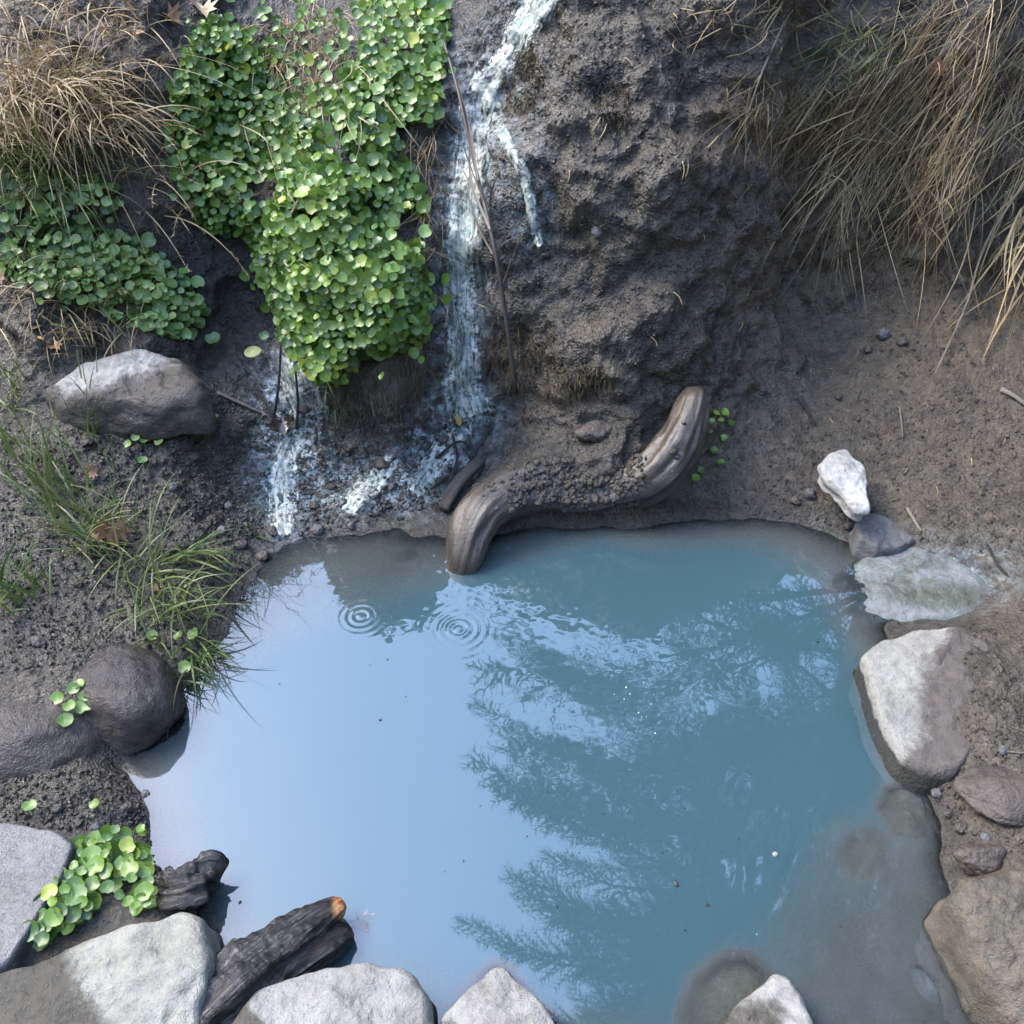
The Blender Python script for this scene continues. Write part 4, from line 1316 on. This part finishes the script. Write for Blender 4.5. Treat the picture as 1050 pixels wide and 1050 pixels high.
fallen('large orange maple leaf caught in the grass of the left bank', 108, 545, .065, rot=.4, tint=.25, lift=.05, tilt=.5)
fallen('orange leaf folded below the large maple leaf', 95, 570, .038, rot=1.4, tint=.45, lift=.035, curl=.7)
fallen('pale pink curled leaf on the mud above the grass', 95, 482, .030, rot=2.1, tint=.84, lift=.012, curl=.8, tilt=1)
fallen('small salmon leaf beside the round leaved sprig', 134, 446, .022, OVAL, rot=.8, tint=.80, lift=.01)
fallen('brown leaf resting on the bank above the pale topped boulder', 56, 358, .034, rot=1.0, tint=.5, curl=.5)
fallen('large yellow green leaf at the head of the turquoise trickle', 266, 362, .048, OVAL, lm_yell, rot=1.45, tint=.4, lift=.03, curl=.5, tilt=.6)
fallen('dark brown sodden leaves piled in the turquoise trickle', 292, 438, .050, MAPLE, lm_sodden, rot=.2, tint=.0, lift=.02, curl=.9, tilt=1)
fallen('tiny yellow and orange leaf at the foot of the waterfall', 465, 428, .030, OVAL, lm_yell, rot=1.2, tint=.95, lift=.02)
fallen('big pale dry leaf at the top of the slope left of the curtain', 205, 22, .055, rot=.5, tint=.95, lift=.03, tilt=.6, curl=1.1)
fallen('dry tan leaf beside the big pale one at the top', 172, 25, .050, rot=1.7, tint=.7, lift=.02, tilt=.5, curl=1.1)
fallen('crumpled brown leaf caught in the hanging grass at the top right corner', 1032, 78, .060, rot=.9, tint=.3, lift=.06, tilt=1.2, curl=.7)
fallen('reddish leaf half hidden in the hanging grass', 962, 68, .045, rot=2.4, tint=.15, lift=.04, tilt=1.2, curl=.5)
fallen('pale crinkled leaf at the left edge below the pennywort carpet', 5, 285, .032, rot=.4, tint=.9, lift=.03, tilt=1, curl=.5)
fallen('tan leaf hanging in the air beside the curtain', 199, 208, .026, OVAL, rot=-.4, tint=.7, lift=.03, tilt=2)
fallen('small brown leaf at the foot of the grass on the left shore', 162, 604, .022, rot=.7, tint=.4, lift=.01)
fallen('faint pinkish reflection beside the log tip, modelled as a thin leaf shape', 371, 945, .040, MAPLE, lm_pink_reflection, rot=.6, tint=.8, lift=.001, curl=.02, z=.0)
fallen('green leaf blade lying on the boulder face', 117, 428, .022, OVAL, lm_grass, rot=.9, tint=.3, lift=.05, tilt=1)
fallen('pale lichen coloured leaf on the pale topped boulder', 157, 391, .022, rot=.3, tint=.95, lift=.05, tilt=1)
fallen('dark leaf floating off the big boulder tip', 238, 968, .022, OVAL, lm_grass, rot=-.7, tint=.0, lift=.002, curl=.03, z=0)
# floating specks
for lab, x, y, s in [('dark beetle sized seed floating right of the tree reflection', 693, 906, .0055), ('tiny dark seed floating below the larger one', 725, 928, .0035), ('pale flake floating on the right half of the pool', 795, 876, .006), ('tiny dark speck afloat far right', 838, 658, .003), ('small round speck afloat on the mirrored sky', 390, 738, .0032), ('dark speck afloat beside the bark chunk', 246, 925, .003)]:
    round_stone('floating_seed', lab, x, y, (s, s * .7, s * .6), sm_white if 'pale' in lab else sm_brown, rot=x, sink=.5, seed=int(x), cat='seed', base=P(x, y, .001), sub=10)

# specks adrift
o0 = None
for k in range(34):
    x, y = rng.uniform(230, 880), rng.uniform(600, 960)
    if o0 is None:
        o0 = round_stone('floating_speck', 'x', 0, 0, (.0016, .0011, .0006), sm_brown, sink=.5, seed=77, base=P(x, y, .001), sub=8)
        o = o0
    else:
        o = o0.copy()
        COL.objects.link(o)
        q = P(x, y, .0006)
        o.location = q
        o.scale = (rng.uniform(.5, 1.5), rng.uniform(.5, 1.2), 1)
        o.rotation_euler = (0, 0, rng.uniform(0, 6))
    tag(o, 'speck of plant debris adrift on the milky pool', 'speck', 'specks of debris adrift on the pool')
# straw bits stuck in the mud
o0 = None
SB = [(700, 165), (705, 168), (615, 120), (622, 128), (745, 90), (735, 140), (655, 215), (690, 300), (712, 318), (740, 290), (560, 300), (640, 60), (585, 175), (668, 345), (760, 330), (830, 380), (850, 430), (905, 395), (950, 440), (880, 360), (790, 300), (995, 470), (960, 500), (1020, 530), (720, 240), (600, 330), (546, 150), (930, 480), (770, 430), (1030, 450)]
for k, (x, y) in enumerate(SB):
    p_, n_ = hit(x, y)
    if o0 is None:
        V, Fc = tube(spline([(0, 0, 0), (.012, .002, .002), (.026, -.001, 0)], 8), np.linspace(.0011, .0007, 8), 5)
        b = MB()
        b.add(V, Fc, tint=.7, along=.6)
        o0 = b.build('straw_bit', lm_straw)
        o = o0
    else:
        o = o0.copy()
        COL.objects.link(o)
    d = nrm(np.array([rng.normal() * .5, -.5, -.8]))
    d = nrm(d - n_ * (d @ n_) * .85)
    o.location = p_ + n_ * .003
    o.rotation_mode = 'QUATERNION'
    o.rotation_quaternion = Vector(d).to_track_quat('X', 'Z')
    s_ = rng.uniform(.5, 1.5)
    o.scale = (s_, s_, s_)
    tag(o, 'short pale straw bit stuck in the steep mud bank', 'straw', 'straw bits stuck in the mud bank')
# foam bubbles
m_bub, nt, out = new_mat('foam_bubble')
n = N(nt)
n.link(n.principled((.4, .44, .46), .12, None, .6), out.inputs[0])
b0 = None
for (x, y) in [(642, 705), (646, 712), (660, 700), (658, 735), (663, 735), (655, 731), (672, 752), (668, 722), (630, 712), (640, 717), (521, 562), (503, 560), (795, 877), (776, 958), (450, 618), (445, 570)]:
    if b0 is None:
        th = np.linspace(0.02, math.pi / 2, 7)
        an = np.linspace(0, 2 * math.pi, 12, endpoint=False)
        V = np.array([[math.sin(t) * math.cos(k), math.sin(t) * math.sin(k), math.cos(t)] for t in th for k in an]) * .0017
        Fc = [(i * 12 + k, (i + 1) * 12 + k, (i + 1) * 12 + (k + 1) % 12, i * 12 + (k + 1) % 12) for i in range(6) for k in range(12)] + [tuple(range(12))]
        b = MB()
        b.add(V, Fc)
        b0 = b.build('foam_bubble', m_bub)
        o = b0
    else:
        o = b0.copy()
        COL.objects.link(o)
        s = rng.uniform(.4, .95)
        o.scale = (s, s, s)
    o.location = P(x, y, .0004)
    tag(o, 'tiny white foam bubble floating on the pool', 'bubble', 'foam bubbles on the pool')

# ================================================================== WATERFALL AND TRICKLE
m_fall, nt, out = new_mat('falling_water')
n = N(nt)
u = n.attr('uvw').outputs['Vector']
mp = n.node('ShaderNodeMapping')
mp.inputs['Scale'].default_value = (70.0, 9.0, 1)
n.link(u, mp.inputs['Vector'])
p = n.pos()
s1 = n.noise(mp.outputs[0], 2.0, 6, .7, .5)
s2 = n.noise(p, 70, 5, .7, .4)
s3 = n.noise(p, 16, 3, .6)
mixn = n.math('ADD', n.math('MULTIPLY', s1, .45), n.math('MULTIPLY', s2, .55))
c = n.mix(n.ramp(mixn, .40, .58), (.040, .050, .046), (.40, .425, .375))
c = n.mix(n.ramp(s3, .48, .66, 0, .55), c, (.10, .17, .16))
c = n.mix(n.ramp(n.noise(p, 30, 4, .6), .60, .74, 0, .8), c, (.025, .025, .02))
ed = n.attr('edge').outputs['Fac']
al = n.ramp(n.math('ADD', n.math('MULTIPLY', n.math('ADD', s2, s1), .5), n.math('MULTIPLY', n.math('SUBTRACT', 1.0, ed), .40)), .52, .71, 0, .94)
bm = n.bump(mixn, .010, .9)
pr = n.node('ShaderNodeBsdfPrincipled')
n.link(c, pr.inputs['Base Color'])
pr.inputs['Roughness'].default_value = .18
n.link(bm, pr.inputs['Normal'])
tr = n.node('ShaderNodeBsdfTransparent')
mx = n.node('ShaderNodeMixShader')
n.link(al, mx.inputs[0])
n.link(tr.outputs[0], mx.inputs[1])
n.link(pr.outputs[0], mx.inputs[2])
n.link(mx.outputs[0], out.inputs[0])


def stream_mesh(paths, lift=.010, step=3.0, nu=26):
    V, Fq, uv, ed = [], [], [], []
    base = 0
    for path in paths:
        pa = np.array(path, float)
        L = np.concatenate([[0], np.cumsum(np.hypot(*np.diff(pa[:, :2], axis=0).T))])
        m_ = int(L[-1] / step)
        sm = spline(np.column_stack([pa, L]), m_)
        dxy = np.gradient(sm[:, :2], axis=0)
        nor = np.stack([-dxy[:, 1], dxy[:, 0]], 1)
        nor /= np.linalg.norm(nor, axis=1)[:, None] + 1e-9
        for i in range(m_):
            for k in range(nu):
                s = k / (nu - 1) * 2 - 1
                q, nn = hit(*(sm[i, :2] + nor[i] * s * sm[i, 2]))
                V.append(q + nrm(nn + np.array([0, -.3, .3])) * lift * (1 - .8 * s * s))
                uv.append((s * sm[i, 2] * .002, sm[i, 3] * .0023, 0))
                ed.append(abs(s) if 2 < i < m_ - 3 else 1.0)
        G = np.array(V[base:]).reshape(m_, nu, 3)
        for _ in range(3):
            G[1:-1, 1:-1] = (G[:-2, 1:-1] + G[2:, 1:-1] + G[1:-1, :-2] + G[1:-1, 2:] + 2 * G[1:-1, 1:-1]) / 6
        G = G.reshape(-1, 3)
        rgh_ = .006 * pn(G * np.array([1, .4, .4]), 40, 3) + .004 * pn(G, 80, 4) + .0025 * pn(G, 160, 5)
        G = G + np.array([0, -.7, .7]) * rgh_[:, None]
        V[base:] = list(G)
        for i in range(m_ - 1):
            for k in range(nu - 1):
                a_ = base + i * nu + k
                Fq += [a_, a_ + 1, a_ + nu + 1, a_ + nu]
        base = len(V)
    return np.array(V), Fq, np.array(uv), np.array(ed)


V, Fq, uv, ed = stream_mesh([[(572, -30, 24), (548, 10, 22), (530, 40, 17), (515, 66, 15), (497, 95, 22), (488, 130, 24), (484, 170, 24), (476, 215, 23), (472, 260, 22), (473, 310, 22), (476, 360, 23), (476, 400, 24), (484, 432, 28)],
                             [(508, 125, 7), (522, 150, 8), (536, 175, 7), (544, 205, 6), (549, 238, 7), (556, 258, 4)]])
wf = mesh_np('waterfall', V, Fq, np.full(len(Fq) // 4, 4), m_fall, {'uvw': uv, 'edge': ed}, None, True, on(478, 430))
tag(wf, 'narrow waterfall of pale mineral water running down the mud bank', 'waterfall')
V, Fq, uv, ed = stream_mesh([[(286, 350, 14), (300, 375, 26), (314, 405, 26), (322, 432, 22)], [(318, 440, 18), (297, 465, 18), (290, 500, 19), (290, 535, 16), (298, 552, 9)]], .005)
wf = mesh_np('trickle', V, Fq, np.full(len(Fq) // 4, 4), m_fall, {'uvw': uv, 'edge': ed}, None, True, on(300, 500))
tag(wf, 'turquoise tinted trickle spilling through mud beneath the pennywort curtain', 'trickle')
V, Fq, uv, ed = stream_mesh([[(408, 462, 8), (392, 485, 12), (372, 505, 14), (350, 532, 10)], [(476, 438, 16), (455, 462, 16), (438, 488, 15), (420, 512, 10)]], .004)
wf = mesh_np('trickle', V, Fq, np.full(len(Fq) // 4, 4), m_fall, {'uvw': uv, 'edge': ed}, None, True, on(390, 500))
tag(wf, 'white rivulets fanning from the waterfall foot to the pool', 'trickle')

# ================================================================== TREES (seen mirrored in the pool)
m_bark, nt, out = new_mat('tree_bark')
n = N(nt)
p = n.pos((6, 6, 1.2))
g = n.noise(p, 3, 6, .65)
n.link(n.principled(n.mix(n.ramp(g, .35, .65), (.035, .027, .020), (.12, .095, .072)), .85, n.bump(g, .03, .9), .2), out.inputs[0])


def conifer(label, x, y, h, blen, n_limb, seed, z0=2.5, zmax=1.0, dens=1.0, only=None):
    r_ = np.random.default_rng(seed)
    gz_ = ground_z(x, y)
    rt = empty('conifer', (x, y, gz_))
    tag(rt, label, 'tree', 'conifers on the bank above the pool')
    tp = spline([(x, y, gz_ - .3), (x + .15, y, gz_ + h * .35), (x - .1, y + .1, gz_ + h * .7), (x, y, gz_ + h)], 24)
    V_, F_ = tube(tp, np.linspace(.26, .03, 24), 12)
    tb = MB()
    tb.add(V_, F_)
    fo = MB()
    for k in range(n_limb):
        t = z0 / h + (1 - z0 / h) * (k + r_.uniform(0, .8)) / n_limb
        if t > .985:
            continue
        o_ = tp[int(t * 23)]
        az = k * 2.4 + r_.normal() * .4
        if only is not None and r_.random() < .55:
            az = only + r_.normal() * .55
        L = blen * (1 - .45 * t ** 2.2) * r_.uniform(.72, 1.08)
        d = np.array([math.cos(az), math.sin(az), 0])
        rise = r_.uniform(.05, .3)
        b_ = spline([o_, o_ + d * L * .35 + [0, 0, L * rise * .5], o_ + d * L * .72 + [0, 0, L * rise * .5], o_ + d * L + [0, 0, L * rise * .2 - .1 * L]], 18)
        Vb, Fb = tube(b_, np.linspace(.035, .006, 18), 5)
        tb.add(Vb, Fb)
        nt_ = int(16 * L * dens / 1.2)
        sd_ = np.cross(d, [0, 0, 1])
        for j in range(nt_):
            s = (j + r_.uniform(0, 1)) / nt_
            s = .14 + .86 * s
            c_ = b_[min(17, int(s * 17))] + (b_[min(17, int(s * 17) + 1)] - b_[min(17, int(s * 17))]) * ((s * 17) % 1)
            sg = 1 if j % 2 else -1
            tl = (.22 + .66 * (1 - s)) * r_.uniform(.6, 1.15) * min(1, L / 2.5)
            td = nrm(d * .85 + sd_ * sg * r_.uniform(.35, .95) + np.array([0, 0, r_.uniform(-.38, .12)]))
            e_ = c_ + td * tl + np.array([0, 0, -.10 * tl])
            sw = nrm(np.cross(td, [0, 0, 1]))
            m_ = max(3, int(tl / .075))
            # the twig itself and its needle sprays, kept as narrow blades
            ribbon(fo, np.linspace(c_, e_, 3), .012, sw, tint=r_.uniform(0, .6))
            for q in range(m_):
                f = (q + .5) / m_
                w_ = c_ + (e_ - c_) * f
                for sg2 in (1, -1):
                    nd = nrm(td * .9 + sw * sg2 * r_.uniform(.5, 1.0) + np.array([0, 0, r_.uniform(-.45, .25)]))
                    nl = r_.uniform(.08, .20) * (1.25 - .6 * f)
                    ribbon(fo, np.array([w_, w_ + nd * nl]), .014, np.cross(nd, [0, 0, 1]) + r_.normal(size=3) * .3, tint=r_.uniform(0, .85))
    tb.build('trunk', m_bark, rt, rt.location)
    fo.build('crown', lm_needle, rt, rt.location)
    return rt


conifer('conifer whose feathery branches are mirrored in the middle of the pool', 3.4, 6.2, 21, 4.3, 105, 5, z0=1.5, only=math.pi, dens=1.25)
conifer('conifer mirrored at the right side of the pool', 6.6, 6.6, 11, 3.6, 50, 6, z0=1.5, dens=1.1)
conifer('bushy conifer between the mirrored one and the bank', 4.5, 5.5, 8, 2.8, 60, 12, z0=1.2, dens=1.2)
conifer('conifer standing right of the pool on the rising bank', 5.4, 3.2, 17, 3.6, 75, 8, z0=1.5, dens=1.1)
conifer('conifer behind the mirrored one, filling its gaps', 5.2, 9.2, 24, 4.6, 80, 9, z0=1.5, dens=1.0)

src_leaf = None
for k in range(22):
    x, y = rng.uniform(118, 205), rng.uniform(5, 225)
    if k > 15:
        x, y = rng.uniform(0, 210), rng.uniform(335, 362)
    q, nn = hit(x, y)
    if src_leaf is None:
        src_leaf = fallen('x', x, y, .026, OVAL, lm_dead, rot=.4, tint=.75, lift=.004, curl=1.2)
        o = src_leaf
    else:
        o = src_leaf.copy()
        COL.objects.link(o)
        o.location = q
        o.rotation_euler = (rng.uniform(-.6, .6), rng.uniform(-.6, .6), rng.uniform(0, 6))
        o.scale = (rng.uniform(.5, 1.2),) * 3
    tag(o, 'curled scrap of dry leaf littering the slope at the upper left', 'leaf scrap', 'dry leaf scraps on the upper left slope')

IC = [(-1, 1.618, 0), (1, 1.618, 0), (-1, -1.618, 0), (1, -1.618, 0), (0, -1, 1.618), (0, 1, 1.618), (0, -1, -1.618), (0, 1, -1.618), (1.618, 0, -1), (1.618, 0, 1), (-1.618, 0, -1), (-1.618, 0, 1)]
IF = [(0, 11, 5), (0, 5, 1), (0, 1, 7), (0, 7, 10), (0, 10, 11), (1, 5, 9), (5, 11, 4), (11, 10, 2), (10, 7, 6), (7, 1, 8), (3, 9, 4), (3, 4, 2), (3, 2, 6), (3, 6, 8), (3, 8, 9), (4, 9, 5), (2, 4, 11), (6, 2, 10), (8, 6, 7), (9, 8, 1)]
IC = np.array(IC) / 1.902
cb = MB()
zn_ = []
wt_ = []
areas = [([(500, 0), (760, 0), (790, 250), (760, 420), (700, 440), (520, 470), (500, 300)], 4200, .0011, .0040), ([(0, 440), (220, 450), (270, 540), (240, 620), (200, 680), (0, 690)], 2600, .0014, .0050), ([(170, 380), (290, 430), (290, 545), (240, 560), (180, 520)], 1300, .0015, .0055),
         ([(260, 420), (330, 380), (470, 440), (470, 520), (300, 550)], 2000, .0016, .0065), ([(700, 400), (1050, 400), (1050, 580), (900, 545), (740, 525)], 1500, .0012, .0042), ([(940, 650), (1050, 620), (1050, 880), (985, 860), (950, 800)], 700, .0012, .0045), ([(0, 790), (150, 790), (150, 850), (0, 850)], 700, .0014, .0050), ([(760, 200), (1000, 280), (1000, 380), (780, 400)], 900, .0012, .0045)]
for poly, cnt, r0, r1 in areas:
    for q in in_poly(poly, cnt):
        p_, n_ = hit(*q)
        if p_[2] < .004:
            continue
        r = r0 + (r1 - r0) * rng.random() ** 2.6
        V = IC * (1 + rng.normal(size=(12, 1)) * .22) * r * rng.uniform(.75, 1.25, size=3)
        cb.add(V + p_ + n_ * r * .25, IF, zz=0)
        m_ = 1.0 * blob2(q[0], q[1], 296, 480, 40, 70) + .8 * blob2(q[0], q[1], 385, 500, 50, 30) + .6 * blob2(q[0], q[1], 440, 470, 40, 40)
        zn_.append(np.tile([min(1, m_) * (rng.random() < .6), .5 * blob2(q[0], q[1], 900, 300, 150, 120), 0], (12, 1)))
        wt_.append(np.full(12, blob2(q[0], q[1], 90, 560, 170, 170)))
rt_ = bpy.data.objects['driftwood_root']
bpy.context.view_layer.update()
tr_ = BVHTree.FromObject(rt_, bpy.context.evaluated_depsgraph_get())
inv_ = rt_.matrix_world.inverted()
for k in range(2600):
    x, y = (rng.uniform(520, 660), rng.uniform(465, 535)) if k % 3 else (rng.uniform(490, 720), rng.uniform(420, 530))
    if rng.random() > blob2(x, y, 588, 492, 62, 40) + .06:
        continue
    l, nn, _, _ = tr_.ray_cast(inv_ @ Vector(CAM), Vector(ray(x, y)))
    if l is None:
        continue
    p_, n_ = np.array(rt_.matrix_world @ l), np.array(nn)
    if n_[2] < -.1:
        continue
    r = .0015 + .0075 * rng.random() ** 2
    cb.add(IC * (1 + rng.normal(size=(12, 1)) * .25) * r * rng.uniform(.75, 1.3, size=3) + p_ - n_ * r * .1, IF, zz=0)
    zn_.append(np.zeros((12, 3)))
    wt_.append(np.full(12, .3))
cr = mesh_np('mud_crumbs', np.concatenate(cb.V), cb.F, cb.T, m_mud, {'zone': np.concatenate(zn_), 'wet': np.concatenate(wt_)}, None, False)
tag(cr, 'fine wet crumbs of mud strewn over the bank', kind='stuff')

# ---- the water: its clear depth is measured to the ground or to any stone that stands in it
bpy.context.view_layer.update()
deps = bpy.context.evaluated_depsgraph_get()
for o in list(COL.objects):
    if o.type != 'MESH' or o.get('category') not in ('boulder', 'slab', 'stone', 'pebble'):
        continue
    bb = np.array([o.matrix_world @ Vector(v) for v in o.bound_box])
    if bb[:, 2].min() > 0 or bb[:, 0].max() < -.9 or bb[:, 1].min() > 1.8:
        continue
    t_ = BVHTree.FromObject(o, deps)
    inv = o.matrix_world.inverted()
    sel = np.nonzero((W[:, 0] > bb[:, 0].min()) & (W[:, 0] < bb[:, 0].max()) & (W[:, 1] > bb[:, 1].min()) & (W[:, 1] < bb[:, 1].max()))[0]
    for i in sel:
        l, _, _, _ = t_.ray_cast(inv @ Vector((W[i, 0], W[i, 1], 1.0)), Vector((0, 0, -1)))
        if l is not None:
            z_ = (o.matrix_world @ l)[2]
            depth[i] = min(depth[i], max(0.0, -z_))
water = mesh_np('water', W[used], rem[wq].ravel(), np.full(len(wq), 4), m_wat, {'depth': depth[used]})
tag(water, 'milky blue water of the spring pool mirroring the sky', kind='structure')



# ================================================================== LIGHT
w = bpy.data.worlds.new('World')
scene.world = w
w.use_nodes = True
nt = w.node_tree
bg = nt.nodes['Background']
sky = nt.nodes.new('ShaderNodeTexSky')
sky.sky_type = 'NISHITA'
sky.sun_disc = False
SUN_EL, SUN_AZ = 49.0, 288.0     # azimuth clockwise from +Y
sky.sun_elevation = R(SUN_EL)
sky.sun_rotation = R(SUN_AZ)
sky.air_density = 1.0
sky.dust_density = 1.2
sky.ozone_density = 1.0
nt.links.new(sky.outputs[0], bg.inputs[0])
bg.inputs[1].default_value = 0.15
sl = bpy.data.lights.new('sun', 'SUN')
sl.energy = 0.5
sl.angle = R(32)
sl.color = (1.0, .90, .76)
so = bpy.data.objects.new('sun', sl)
COL.objects.link(so)
sd = Vector((math.sin(R(SUN_AZ)) * math.cos(R(SUN_EL)), math.cos(R(SUN_AZ)) * math.cos(R(SUN_EL)), math.sin(R(SUN_EL))))
so.rotation_euler = sd.to_track_quat('Z', 'Y').to_euler()
so.location = sd * 20

scene.view_settings.view_transform = 'Standard'
scene.view_settings.look = 'None'
scene.view_settings.exposure = 3.7
scene.view_settings.gamma = 1.0
scene.render.engine = 'CYCLES'
scene.cycles.max_bounces = 8
scene.cycles.transparent_max_bounces = 12
